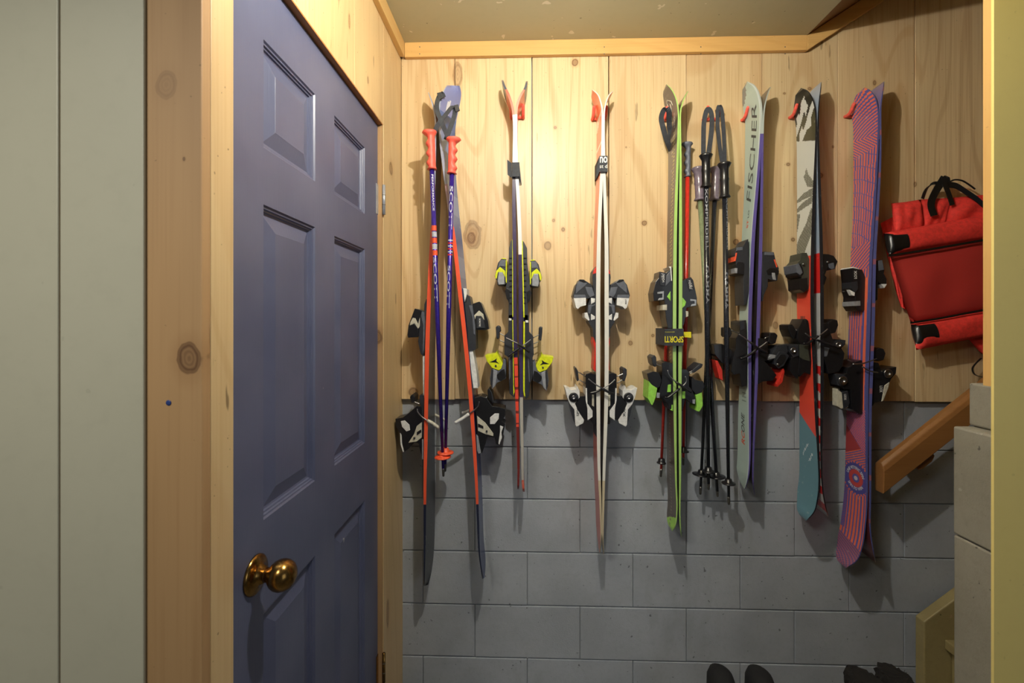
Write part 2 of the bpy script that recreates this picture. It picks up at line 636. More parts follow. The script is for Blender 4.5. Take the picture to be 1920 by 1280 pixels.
# trims under the ceiling
TZ = 0.056
prism('trim_1', [(XW + 0.019, ZC), (XS, ZC), (XS, ZC - TZ), (XW + 0.019, ZC - TZ)], YW - 0.019, YW - 0.0015, M['pine_trim'], bevel=0.0012)
struct(bpy.data.objects['trim_1'])
n_ = TZ / math.cos(math.radians(33))
prism('trim_2', [(XS + 0.001, ZC), (XE, sz1), (XE, sz1 - n_), (XS + 0.001, ZC - TZ)], YW - 0.019, YW - 0.0015, M['pine_trim'], bevel=0.0012)
struct(bpy.data.objects['trim_2'])
struct(box('trim_3', XW + 0.0005, XW + 0.019, yj + 0.08, YW - 0.0195, ZC - TZ, ZC - 0.0005, M['pine_trim_y'], bevel=0.0012))
# nail heads in the trim
for px in (787, 1133, 1314, 1472):
    for py in (88, 101):
        p = P3(px, py, YW - 0.0193)
        lathe('nail', p, (0, -1, 0), [(0, .0022), (.0006, .0022), (.0009, .0008)], M['dull_metal'], bpy.data.objects['trim_1'], n=8)

# ---- left wall with the door opening
yj = atx(378, 640, XW)[0]
yh, zt_ = atx(708, 235, XD)                    # hinge edge, door top
yl = yh - 0.755                                # latch edge
DH = zt_
wl = struct(box('wall_left', XW - 0.12, XW - 0.03, 0.66, YB + 0.1, 0, ZC, M['pine_side']))
ya = atx(438, 640, XW)[0]
box('board', XW - 0.03, XW, yh + 0.012, YW + 0.03, 0, ZC, M['pine_side'], wl, 0.001)
yb = [yj + 0.0195, ya + 0.25, ya + 0.52, yh + 0.0115]
for i in range(3):
    box('board', XW - 0.03, XW, yb[i] + 0.0003, yb[i + 1] - 0.0003, DH + 0.006, ZC, M['pine_side'], wl, 0.001)
box('board', XW - 0.03, XW, yj + 0.0195, ya, 0, DH + 0.006, M['pine_side'], wl, 0.001)
# frame strips seen beside and above the door
struct(box('trim_4', XW - 0.028, XW - 0.002, yh + 0.002, yh + 0.0115, 0, DH + 0.0055, M['pine_jamb']))
struct(box('trim_5', XW - 0.028, XW + 0.0006, ya + 0.002, yh + 0.002, DH + 0.002, DH + 0.0058, M['head_wood']))

# ---- the door
door = bpy.data.objects.new('door_1', None)
COL.objects.link(door)
door.location = (XD, (yl + yh) / 2, 0.012)
door['kind'] = 'structure'
door['label'] = 'slate blue six panel door in the left wall'
zp = lambda px, py: atx(px, py, XD)[1]
yp = lambda px: atx(px, 600, XD)[0]
cols = [(yp(494), yp(591)), (yp(627), yp(684))]
rows = [((zp(591, 180) + zp(684, 275)) / 2, (zp(591, 342) + zp(684, 400)) / 2),
        ((zp(591, 426) + zp(684, 467)) / 2, (zp(592, 896) + zp(685, 832)) / 2),
        ((zp(591, 1032) + zp(684, 944)) / 2, 0.26)]
T_ = 0.034
v, f = [], []


def addbox(x0, x1, y0, y1, z0, z1):
    k = len(v)
    v.extend([(x0, y0, z0), (x1, y0, z0), (x1, y1, z0), (x0, y1, z0), (x0, y0, z1), (x1, y0, z1), (x1, y1, z1), (x0, y1, z1)])
    f.extend([tuple(k + i for i in q) for q in BF])


zs = [DH, rows[0][0], rows[0][1], rows[1][0], rows[1][1], rows[2][0], rows[2][1], 0.012]
ys = [yl, cols[0][0], cols[0][1], cols[1][0], cols[1][1], yh]
for i in range(5):
    for j in range(7):
        if i in (1, 3) and j in (1, 3, 5):
            addbox(XD - T_, XD - T_ + 0.008, ys[i], ys[i + 1], zs[j + 1], zs[j])
        else:
            addbox(XD - T_, XD, ys[i], ys[i + 1], zs[j + 1], zs[j])
me_ = mk('door_leaf', v, f, M['door'], door)
bm = bmesh.new()
bm.from_mesh(me_.data)
bmesh.ops.remove_doubles(bm, verts=bm.verts, dist=1e-5)
dup = {}
for fc in bm.faces:
    dup.setdefault(tuple(sorted(q.index for q in fc.verts)), []).append(fc)
bmesh.ops.delete(bm, geom=[q for l in dup.values() if len(l) > 1 for q in l], context='FACES')
bmesh.ops.recalc_face_normals(bm, faces=bm.faces)
bm.to_mesh(me_.data)
bm.free()
PROF = [(0, 0), (.003, .0035), (.006, .004), (.0075, .0075), (.0105, .008), (.012, .0115), (.016, .0125), (.046, .0040), (.0465, .0036)]
for (c0, c1) in cols:
    for (r1, r0) in rows:
        v, f = [], []
        for ins, dep in PROF:
            v += [(XD - dep, c0 + ins, r0 + ins), (XD - dep, c1 - ins, r0 + ins), (XD - dep, c1 - ins, r1 - ins), (XD - dep, c0 + ins, r1 - ins)]
        for i in range(len(PROF) - 1):
            for k in range(4):
                f.append((i * 4 + k, i * 4 + (k + 1) % 4, (i + 1) * 4 + (k + 1) % 4, (i + 1) * 4 + k))
        q = (len(PROF) - 1) * 4
        f.append((q, q + 1, q + 2, q + 3))
        o = mk('panel', v, f, M['door'], door)
# knob
yk, zk = atx(478, 1077, XD)
kn = lathe('door_knob', (XD, yk, zk), (1, 0, 0), [(0.002, .013), (.022, .0125), (.028, .0135), (.031, .018), (.036, .0232), (.043, .0268), (.051, .0280), (.059, .0265), (.066, .0225), (.071, .0165), (.0745, .009), (.0757, .003)], M['brass'], door, 32)
kn['label'] = 'round brass knob'
lathe('rose', (XD, yk, zk), (1, 0, 0), [(0, .0355), (.003, .0355), (.006, .032), (.008, .024), (.012, .017), (.020, .0132)], M['brass'], kn, 32)
# hinges
for py0, py1, mt in ((348, 403, M['silver']), (1221, 1275, M['brass'])):
    z1, z0 = atx(710, py0, XD)[1], atx(710, py1, XD)[1]
    h = tube('hinge', [(XW + 0.004, yh + 0.004, z0), (XW + 0.004, yh + 0.004, z1)], 0.0052, mt, door, 12)
    box('leaf', XD + 0.0002, XD + 0.002, yh - 0.016, yh + 0.002, z0, z1, mt, h)
    for k in (0.33, 0.66):
        zz = z0 + (z1 - z0) * k
        tube('knuckle', [(XW + 0.004, yh + 0.004, zz - .001), (XW + 0.004, yh + 0.004, zz + .001)], 0.0056, M['dull_metal'], h, 12)

# ---- near left: painted panels facing us and the bare wood at the end of the wall
YP = yj - 0.006
xe = at(269, 640, YP)[0]
xg = at(110, 640, YP)[0]
wf = struct(box('wall_front', -1.6, xe - 0.17, yj, yj + 0.09, 0, ZC, M['khaki']))
pf = lambda a, b_: box('panel', a, b_, YP, YP + 0.0055, 0, ZC, M['khaki'], wf, 0.0018)
pf(xg + 0.0016, xe)
pf(xg - 0.30, xg - 0.0016)
pf(xg - 0.60, xg - 0.3035)
struct(box('trim_6', xe - 0.16, XW, yj, yj + 0.019, 0, ZC, M['pine_jamb'], bevel=0.0015))
sp_ = P3(316, 755, yj - 0.0004)
M['blue_spot'] = plain('blue_paint_spot', (40, 62, 122), 0.5)
lathe('paint_spot', sp_, (0, -1, 0), [(0, .0042), (.0003, .004), (.0005, .002)], M['blue_spot'], bpy.data.objects['trim_6'], 14)
# unseen board added to keep room light off the upper back wall
struct(box('light_block_board', XW + 0.001, XE, yj, yj + 0.019, 2.02, ZC, M['khaki'], bevel=0.002))

# ---- near right: painted board edge and the low block wall beside the stairs
YR = 0.962
xr0 = at(1858, 400, YR)[0]
struct(box('wall_right', xr0, XE, YR - 0.006, YR, 0, 3.6, M['khaki_warm_lit'], bevel=0.0003))
zhw = at(1815, 716, 1.03)[1]
xs0 = at(1785, 1000, 1.05)[0]
xs1 = at(1816, 750, 1.05)[0]
struct(box('trim_8', xr0 + 0.0005, xr0 + 0.04, YR + 0.0005, YR + 0.0165, zhw, 3.6, M['edge_wood']))
hw = struct(box('wall_stair', xs1 + 0.008, XE, YR + 0.006, 1.045, 0, zhw - 0.008, M['halfwall']))
zj = [at(1785, p, 1.05)[1] for p in (716, 797, 1000)] + [0.0]
for i in range(3):
    xx = xs1 if i == 0 else xs0 + random.uniform(0, .003)
    g0 = 0.0012
    x2 = xx
    k = 0
    while x2 < XE - 0.05:
        x3 = min(x2 + (0.4064 if (k or i % 2) else 0.2032), XE)
        box('block', x2, x3 - 0.004, YR + 0.001, 1.05, zj[i + 1] + g0, zj[i] - g0, M['halfwall'], hw, 0.0045)
        x2 = x3
        k += 1

# ---- stairs up to the right
st = thing('staircase', 'olive painted wooden stairs climbing right behind the low grey wall', 'stairs', (1.45, 1.4, 0))
PITCH = math.tan(math.radians(38))
x0s, zs0 = at(1733, 1166, 1.66)
xt = x0s + 0.05


def zslope(x):
    return zs0 + (x - x0s) * PITCH


for y0_, y1_ in ((1.660, 1.698), (1.056, 1.094)):
    prism('stringer', [(x0s, 0), (x0s + 0.35, 0), (XE - 0.02, zslope(XE - 0.02) - 0.36), (XE - 0.02, zslope(XE - 0.02)), (x0s, zs0)], y0_, y1_, M['stair'], st, 0.004)
x_ = xt + 0.04
z_ = at(1760, 1212, 1.62)[1]
rise = z_
while x_ < XE - 0.2 and z_ < 2.0:
    box('tread', x_ - 0.02, x_ + 0.27, 1.095, 1.659, z_ - 0.035, z_, M['stair'], st, 0.004)
    box('riser', x_ + 0.005, x_ + 0.022, 1.0955, 1.6585, max(0.0, z_ - rise), z_ - 0.0355, M['stair'], st, 0.002)
    x_ += 0.255
    z_ += rise

# ---- handrail with its wooden bracket
YH = 1.605
a0 = P3(1640, 905, YH)
hr = thing('handrail', 'varnished wooden handrail sloping up the grey block wall', 'handrail', (a0.x, YH, a0.z))
sl = math.tan(math.radians(39.5))
d0 = Vector((1, 0, sl)).normalized()
nrm = Vector((-d0.z, 0, d0.x))
pa = P3(1636, 899, YH - .02)
prof = [(-.020, -.040), (.020, -.040), (.022, .02), (.018, .034), (.008, .041), (-.008, .041), (-.018, .034), (-.022, .02)]
v, f = [], []
n_ = len(prof)
ctr0 = P3(1660, 885, YH)
for xx in (0, 1):
    for (py_, pn) in prof:
        c = ctr0 + nrm * pn
        c.y = YH + py_
        # both ends are cut plumb
        xe_ = (ctr0.x - 0.022) if xx == 0 else XE - 0.03
        t = (xe_ - c.x) / d0.x
        v.append(c + d0 * t)
for k in range(n_):
    f.append((k, (k + 1) % n_, n_ + (k + 1) % n_, n_ + k))
f += [tuple(range(n_)), tuple(range(2 * n_ - 1, n_ - 1, -1))]
mk('rail', v, f, M['rail_wood'], hr, bevel=0.003)
for s_ in (0.13, 0.62):
    c = ctr0 + d0 * (s_ + 0.0) - nrm * 0.052
    br = []
    for a, b_ in ((-.035, .014), (-.035, -.016), (-.02, -.022), (.02, -.022), (.04, -.012), (.04, .014)):
        q = c + d0 * a + nrm * b_
        br.append((q.x, q.z))
    bk = prism('bracket', br, YH + 0.002, YB - 0.003, M['rail_wood'], hr, 0.002)
    for a in (-.012, .014):
        q = c + d0 * a
        lathe('screw_hole', (q.x, YH + 0.0015, q.z), (0, -1, 0), [(0, .005), (.0008, .005), (.001, .003)], M['dark'], bk, 10)
# ================================================================== skis
YC = 1.636                                      # mid-width of the hanging skis


def cr(ox, oy, s):
    return lambda pts: [(ox + x / s, oy + y / s) for x, y in pts]


A1, A2 = cr(740, 540, 8), cr(735, 720, 8)
B1, B2 = cr(900, 440, 8), cr(900, 590, 7.53)
C1, C2 = cr(1060, 480, 8), cr(1050, 670, 8)
D1, D2 = cr(1210, 480, 7.11), cr(1205, 650, 8)
E1, E2 = cr(1340, 440, 8), cr(1330, 590, 7.53)
F1, F2 = cr(1460, 450, 8.53), cr(1450, 580, 8.53)
G1, G2 = cr(1560, 470, 9.85), cr(1540, 630, 8)
MIR = lambda pts, s, dy=0: [(s - x, y + dy) for x, y in pts]


def interp(x, pts):
    """monotone-ish cubic through the traced points"""
    xs = np.array([p[0] for p in pts], float)
    ysv = np.array([p[1] for p in pts], float)
    d = np.diff(ysv) / np.diff(xs)
    m = np.zeros(len(xs))
    m[1:-1] = (d[:-1] + d[1:]) / 2
    m[0], m[-1] = d[0], d[-1]
    x = np.clip(x, xs[0], xs[-1])
    i = np.clip(np.searchsorted(xs, x) - 1, 0, len(xs) - 2)
    h = xs[i + 1] - xs[i]
    t = (x - xs[i]) / h
    return ((2 * t ** 3 - 3 * t ** 2 + 1) * ysv[i] + (t ** 3 - 2 * t ** 2 + t) * h * m[i] + (-2 * t ** 3 + 3 * t ** 2) * ysv[i + 1] + (t ** 3 - t ** 2) * h * m[i + 1])


class Ski:
    def __init__(s, label, side, pts, wid, thick, top, wall, base, tipL=36, tailL=16, tipx=0.0, step=2.5, nu=12, group=None, yc=YC, tipE=2.5, tailE=2.6, twist=((0, 0), (2000, 0)), tmin=0.22):
        """pts: traced near edge (px, py) from tip to tail; wid: (py, width); top/wall/base: colour functions"""
        s.side, s.yc = side, yc
        p0, p1 = pts[0][1], pts[-1][1]
        py = np.concatenate([np.linspace(p0, p0 + 40, 26)[:-1], np.arange(p0 + 40, p1 - 30, step), np.linspace(p1 - 30, p1, 20)])
        px = interp(py, [(q[1], q[0]) for q in pts])
        w_ = interp(py, wid)
        rt = np.clip((py - p0) / tipL, 0, 1)
        rb = np.clip((p1 - py) / tailL, 0, 1)
        w_ = w_ * np.maximum((1 - (1 - rt) ** tipE) ** (1 / tipE), 0.04) * np.maximum((1 - (1 - rb) ** tailE) ** (1 / tailE), 0.10)
        yn = yc - w_ / 2
        XZ = np.array([at(a, b_, c) for a, b_, c in zip(px, py, yn)])
        X, Z = XZ[:, 0], XZ[:, 1]
        tx, tz = np.gradient(X), np.gradient(Z)
        ln = np.hypot(tx, tz)
        tx, tz = tx / ln, tz / ln
        nx, nz = -tz, tx
        flip = np.where(nx * side < 0, -1, 1)
        nx, nz = nx * flip, nz * flip
        mid = (py - p0) / (p1 - p0)
        th = thick * (tmin + (1 - tmin) * np.clip(np.sin(np.clip(mid, 0.0, 1) * math.pi), 0, 1) ** 0.9)
        tw = interp(py, twist)
        s.tw = tw
        s.py, s.w, s.yn, s.X, s.Z, s.nx, s.nz, s.th = py, w_, yn, X, Z, nx, nz, th
        s.root = thing('ski', label, 'ski', (float(X[-1]), yc, float(Z[-1])), group)
        # mesh
        m_ = len(py)
        verts, faces, cols = [], [], []
        for i in range(m_):
            for lay in (0.5, -0.5):
                for j in range(nu + 1):
                    u = j / nu
                    verts.append((X[i] + tw[i] * u + nx[i] * th[i] * lay, yn[i] + u * w_[i], Z[i] + nz[i] * th[i] * lay))
        R_ = 2 * (nu + 1)
        for i in range(m_ - 1):
            a, b_ = i * R_, (i + 1) * R_
            pm = (py[i] + py[i + 1]) / 2
            for j in range(nu):
                faces.append((a + j, a + j + 1, b_ + j + 1, b_ + j))
                cols.append(top((j + 0.5) / nu, pm))
                faces.append((a + nu + 1 + j, b_ + nu + 1 + j, b_ + nu + 2 + j, a + nu + 2 + j))
                cols.append(base((j + 0.5) / nu, pm))
            faces.append((a, b_, b_ + nu + 1, a + nu + 1))
            cols.append(wall(pm))
            faces.append((a + nu, a + 2 * nu + 1, b_ + 2 * nu + 1, b_ + nu))
            cols.append(wall(pm))
        for i in (0, m_ - 1):
            a = i * R_
            faces.append(tuple(range(a, a + nu + 1)) + tuple(range(a + 2 * nu + 1, a + nu, -1)))
            cols.append(wall(py[i]))
        o = mk('ski_body', verts, faces, M['ski'], s.root, recalc=False)
        me = o.data
        ca = me.color_attributes.new('Col', 'FLOAT_COLOR', 'CORNER')
        tot = np.zeros(len(me.polygons), int)
        me.polygons.foreach_get('loop_total', tot)
        lc = np.array([lin(c) + (1.0,) for c in cols])
        ca.data.foreach_set('color', np.repeat(lc, tot, axis=0).ravel())
        bm = bmesh.new()
        bm.from_mesh(me)
        bmesh.ops.recalc_face_normals(bm, faces=bm.faces)
        bm.to_mesh(me)
        bm.free()
        s.body = o

    def surf(s, u_m, py, lift=0.0006):
        """point on the top sheet: u_m metres from the near edge, at row py"""
        i = lambda A: float(np.interp(py, s.py, A))
        k = i(s.th) / 2 + lift
        return Vector((i(s.X) + i(s.tw) * u_m / max(i(s.w), 1e-4) + i(s.nx) * k, i(s.yn) + u_m, i(s.Z) + i(s.nz) * k))

    def zpy(s, py0, d):
        """row reached from py0 after d metres towards the tip"""
        z0 = float(np.interp(py0, s.py, s.Z))
        return float(np.interp(-(z0 + d), -s.Z, s.py))

    def print_up(s, text, py0, u0, height, length, mat, bold=True, shear=0.0):
        """letters running from py0 towards the tip, tops towards the far edge"""
        return lettering(text, lambda a, b_: s.surf(u0 + b_, s.zpy(py0, a)), mat, s.body, height, length, bold, shear)


def part(name, parent, px_poly, mat, y0=-0.036, y1=0.036, bevel=0.0012, yc=YC):
    """a piece traced in side view at its own depth and extruded across the ski"""
    q = [at(x, y, yc + y0) for x, y in px_poly]
    o = prism(name, q, yc + y0, yc + y1, M[mat], parent, bevel)
    return o


def group_parts(ski, name, spec, yc=YC):
    """spec: list of (sub name, material, polygon, layer); the first one is the part, the others ride on it"""
    root = None
    for i, (nm, mat, poly, lay) in enumerate(spec):
        if isinstance(lay, tuple):
            y0, y1 = lay
        else:
            y0, y1 = -0.034 - 0.0022 * lay, 0.034 + 0.0022 * lay
        if root is None:
            root = part(name, ski.root, poly, mat, y0, y1, yc=yc)
        else:
            part(nm, root, poly, mat, y0, y1, 0.001, yc)
    return root


def disc(name, parent, px, py, r_px, mat, y0=-0.041, th=0.004, hole=0.0, yc=YC):
    p = P3(px, py, yc + y0)
    k = r_px * (yc + y0) / F
    if hole:
        h = k * hole
        return lathe(name, p + Vector((0, th, 0)), (0, -1, 0), [(0, k), (th, k), (th + .001, k * .9), (th + .001, h), (0.001, h * .9), (0.001, 0.0003)], M[mat], parent, 20)
    return lathe(name, p + Vector((0, th, 0)), (0, -1, 0), [(0, k), (th * .7, k), (th, k * .85), (th + .0005, k * .3)], M[mat], parent, 20)


def rod(name, parent, pts, r, mat, y=-0.05, yc=YC):
    ys_ = y if isinstance(y, (list, tuple)) else [y] * len(pts)
    return tube(name, smooth_path([P3(a, b_, yc + c) for (a, b_), c in zip(pts, ys_)], 4), r, M[mat], parent, 8)


def brake(ski, metal_pts, black_pts, ym=-0.048, mat2='black', r=0.0022, r2=0.0042):
    o = rod('brake_arm', ski.root, metal_pts, r, 'metal', ym)
    if black_pts:
        rod('brake_tip', o, black_pts, r2, mat2, ym)
    return o


def pedal(ski, poly, rods, mat='dark', y0=-0.03, y1=0.03):
    o = part('brake_pedal', ski.root, poly, mat, y0, y1, 0.003)
    for a in rods:
        rod('pedal_wire', o, a, 0.0018, 'metal', -0.026)
        rod('pedal_wire', o, a, 0.0018, 'metal', 0.026)
    return o


const = lambda c: (lambda *a: c)


def inpoly(x, y, poly):
    c = False
    j = len(poly) - 1
    for i in range(len(poly)):
        xi, yi = poly[i]
        xj, yj_ = poly[j]
        if (yi > y) != (yj_ > y) and x < (xj - xi) * (y - yi) / (yj_ - yi) + xi:
            c = not c
        j = i
    return c


# ---------------- pair 1: blue skis with orange side walls, hanging apart
def top1(u, py):
    if py < 205:
        return (120, 128, 176) if abs(u - 0.42) > 0.02 + 0.10 * max(0, py - 172) / 33 else (205, 208, 215)
    if py < 560:
        return (62, 92, 150) if (py // 40) % 3 else (96, 120, 168)
    return (44, 62, 118) if py < 1000 else (34, 50, 104)


def wall1(py):
    return (150, 158, 178) if py < 345 else ((150, 120, 124) if py < 425 else (238, 92, 58)) if py < 430 else ((238, 92, 58) if py < 945 else (34, 40, 62))


W1 = [(155, .10), (260, .100), (420, .088), (640, .080), (800, .086), (950, .10), (1060, .098), (1100, .09)]
s1l = Ski('blue ski with orange edge and dark base, nearest the left wall', -1,
          [(803, 173), (808, 186), (813, 203), (816, 225), (816, 260), (814, 330), (811, 420), (807, 500), (804, 570), (801.5, 640), (799.5, 740), (798.5, 820), (797, 900), (796.5, 960), (796, 1040), (795, 1098)],
          W1, 0.015, top1, wall1, const((30, 32, 36)), tailL=60, twist=((150, .0), (500, .004), (800, .008), (950, .012), (1100, .012)))
s1r = Ski('blue ski with orange edge leaning right of the purple poles', 1,
          [(838, 160), (831, 173), (825, 192), (823, 218), (825, 255), (833, 320), (842, 385), (852, 455), (861, 535), (873.5, 650), (882, 740), (887, 805), (893, 900), (896, 970), (899, 1040), (905, 1085)],
          W1, 0.015, top1, wall1, const((30, 32, 36)), tailL=30, tipL=34, twist=((150, .046), (200, .044), (240, .036), (330, .022), (500, .010), (900, .004), (1100, .004)))
t = group_parts(s1l, 'toe_binding', [
    ('', 'black', A1([(300, 305), (400, 330), (440, 350), (440, 560), (360, 720), (210, 745), (190, 700), (205, 560)]), 0),
    ('base_plate', 'dark', A1([(445, 240), (475, 160), (492, 300), (480, 820), (430, 1020), (390, 990), (350, 800), (365, 700), (380, 420), (440, 340)]), 1),
    ('side_strip', 'grey', A1([(405, 350), (440, 360), (455, 500), (440, 900), (418, 990), (428, 560), (395, 420)]), 2),
    ('white_insert', 'cream', A1([(270, 445), (310, 450), (350, 540), (375, 440), (385, 560), (350, 610), (300, 530), (225, 560), (235, 510)]), 1),
    ('toe_wing', 'black', A1([(230, 570), (290, 530), (345, 600), (355, 700), (330, 738), (200, 742), (192, 700)]), 2.5),
    ('rear_plate', 'white', A1([(420, 1020), (450, 1015), (475, 1100), (478, 1280), (480, 1640), (428, 1640), (420, 1280)]), -1)])
h = group_parts(s1l, 'heel_binding', [
    ('', 'black', A2([(50, 520), (160, 500), (230, 450), (370, 330), (445, 330), (460, 560), (455, 1100), (445, 1100), (400, 900), (350, 860), (240, 880), (260, 960), (180, 1020), (140, 1000), (110, 720), (60, 640)]), 0),
    ('clip', 'white', A2([(130, 555), (190, 545), (260, 610), (270, 690), (215, 710), (150, 640)]), 1),
    ('side_plate', 'cream', A2([(370, 630), (450, 565), (445, 800), (370, 860), (245, 880), (330, 750)]), 1),
    ('slot', 'black', A2([(370, 720), (435, 680), (440, 720), (370, 770)]), 2),
    ('lever_edge', 'white', A2([(120, 730), (140, 760), (150, 900), (180, 1015), (160, 1020), (125, 900)]), 1),
    ('plate_end', 'silver', A2([(448, 830), (478, 830), (472, 1130), (448, 1130)]), 1),
    ('mount', 'dark', A2([(415, 165), (488, 160), (480, 560), (445, 560), (430, 330), (415, 250)]), -1)])
disc('screw', h, 735 + 333 / 8, 720 + 810 / 8, 2.0, 'dark')
pedal(s1l, A2([(265, 190), (300, 150), (340, 190), (330, 285), (280, 275)]), [A2([(325, 260), (420, 300)])], 'black')
brake(s1l, A2([(380, 370), (390, 420), (450, 490), (530, 548)]), A2([(530, 545), (600, 580), (705, 655)]), mat2='cream', r2=0.0062)
o = rod('brake_arm', s1l.root, A2([(560, 420), (640, 455)]), 0.0022, 'metal', 0.05)
rod('brake_tip', o, A2([(640, 455), (740, 505), (830, 560)]), 0.005, 'cream', 0.05)
t = group_parts(s1r, 'toe_binding', [
    ('', 'black', A1([(1165, 235), (1270, 200), (1300, 230), (1400, 490), (1415, 610), (1370, 630), (1220, 625), (1160, 400)]), 0),
    ('base_plate', 'dark', A1([(1045, 215), (1080, 90), (1125, 120), (1150, 240), (1170, 260), (1215, 560), (1220, 920), (1180, 935), (1110, 940), (1085, 600)]), 1),
    ('side_strip', 'grey', A1([(1110, 260), (1165, 260), (1205, 560), (1210, 700), (1185, 690), (1160, 420)]), 2),
    ('front_plate', 'white', A1([(1025, 0), (1085, 10), (1075, 220), (1050, 215)]), 1),
    ('white_insert', 'cream', A1([(1190, 410), (1265, 335), (1330, 390), (1345, 480), (1300, 420), (1220, 415), (1205, 470)]), 1),
    ('toe_wing', 'dark', A1([(1220, 425), (1290, 415), (1335, 475), (1360, 600), (1230, 600)]), 2),
    ('rear_plate', 'white', A1([(1118, 940), (1170, 920), (1230, 1280), (1250, 1500), (1180, 1500), (1150, 1280)]), -1)])
lettering('SALOMON', lambda a, b_: P3(740 + (1290 - b_) / 8, 540 + (575 - a) / 8, YC - 0.0395), M['ink_white'], t, 26, 120)
h = group_parts(s1r, 'heel_binding', [
    ('', 'black', A2([(1225, 210), (1330, 180), (1420, 210), (1500, 330), (1600, 340), (1700, 370), (1700, 470), (1650, 560), (1700, 600), (1650, 800), (1610, 910), (1560, 900), (1540, 800), (1420, 790), (1400, 900), (1350, 1040), (1290, 1000), (1262, 500)]), 0),
    ('clip', 'white', A2([(1470, 500), (1540, 440), (1605, 440), (1600, 520), (1540, 600), (1470, 600)]), 1),
    ('side_plate', 'cream', A2([(1275, 475), (1400, 580), (1520, 740), (1520, 780), (1400, 750), (1290, 700)]), 1),
    ('slot', 'black', A2([(1290, 590), (1370, 630), (1370, 670), (1290, 640)]), 2),
    ('lever_edge', 'white', A2([(1620, 620), (1670, 640), (1640, 720), (1650, 800), (1610, 910), (1595, 890), (1620, 720)]), 1),
    ('plate_end', 'silver', A2([(1262, 760), (1290, 780), (1335, 1030), (1300, 1045), (1275, 1000)]), 1.5)])
disc('screw', h, 735 + 1420 / 8, 720 + 708 / 8, 2.0, 'dark')
pedal(s1r, A2([(1430, 90), (1460, 60), (1500, 120), (1530, 270), (1510, 300), (1440, 200)]), [A2([(1350, 235), (1430, 190)])], 'black')
brake(s1r, A2([(1310, 260), (1290, 330), (1230, 390), (1155, 445)]), A2([(1155, 445), (1050, 520), (945, 580)]), mat2='white', r2=0.006)
o = rod('brake_arm', s1r.root, A2([(1230, 340), (1160, 385)]), 0.0022, 'metal', 0.05)
rod('brake_tip', o, A2([(1160, 390), (1110, 415), (1050, 430)]), 0.005, 'white', 0.05)

# ---------------- pair 2: slim red and white skis with yellow bindings
W2 = [(145, .098), (230, .100), (420, .074), (560, .066), (720, .070), (860, .088), (925, .088)]


def top2(u, py):
    if py < 169:
        return (84, 88, 98)
    if py < 330:
        return (236, 116, 92) if (u > 0.2 or py < 215) else (238, 232, 226)
    return (226, 222, 218) if py < 430 else (150, 44, 38)


def wall2l(py):
    if py < 168:
        return (84, 88, 98)
    if py < 215:
        return (216, 104, 88)
    if py < 330:
        return (236, 234, 232)
    if py < 670:
        return (58, 48, 84)
    return (228, 78, 58) if (py // 1) % 22 > 3 and py < 800 else (120, 40, 36)


def wall2r(py):
    if py < 168:
        return (84, 88, 98)
    if py < 215:
        return (222, 128, 110)
    if py < 478:
        return (226, 224, 226)
    if py < 745:
        return (58, 48, 84)
    return (176, 172, 164) if py < 900 else (206, 96, 74)


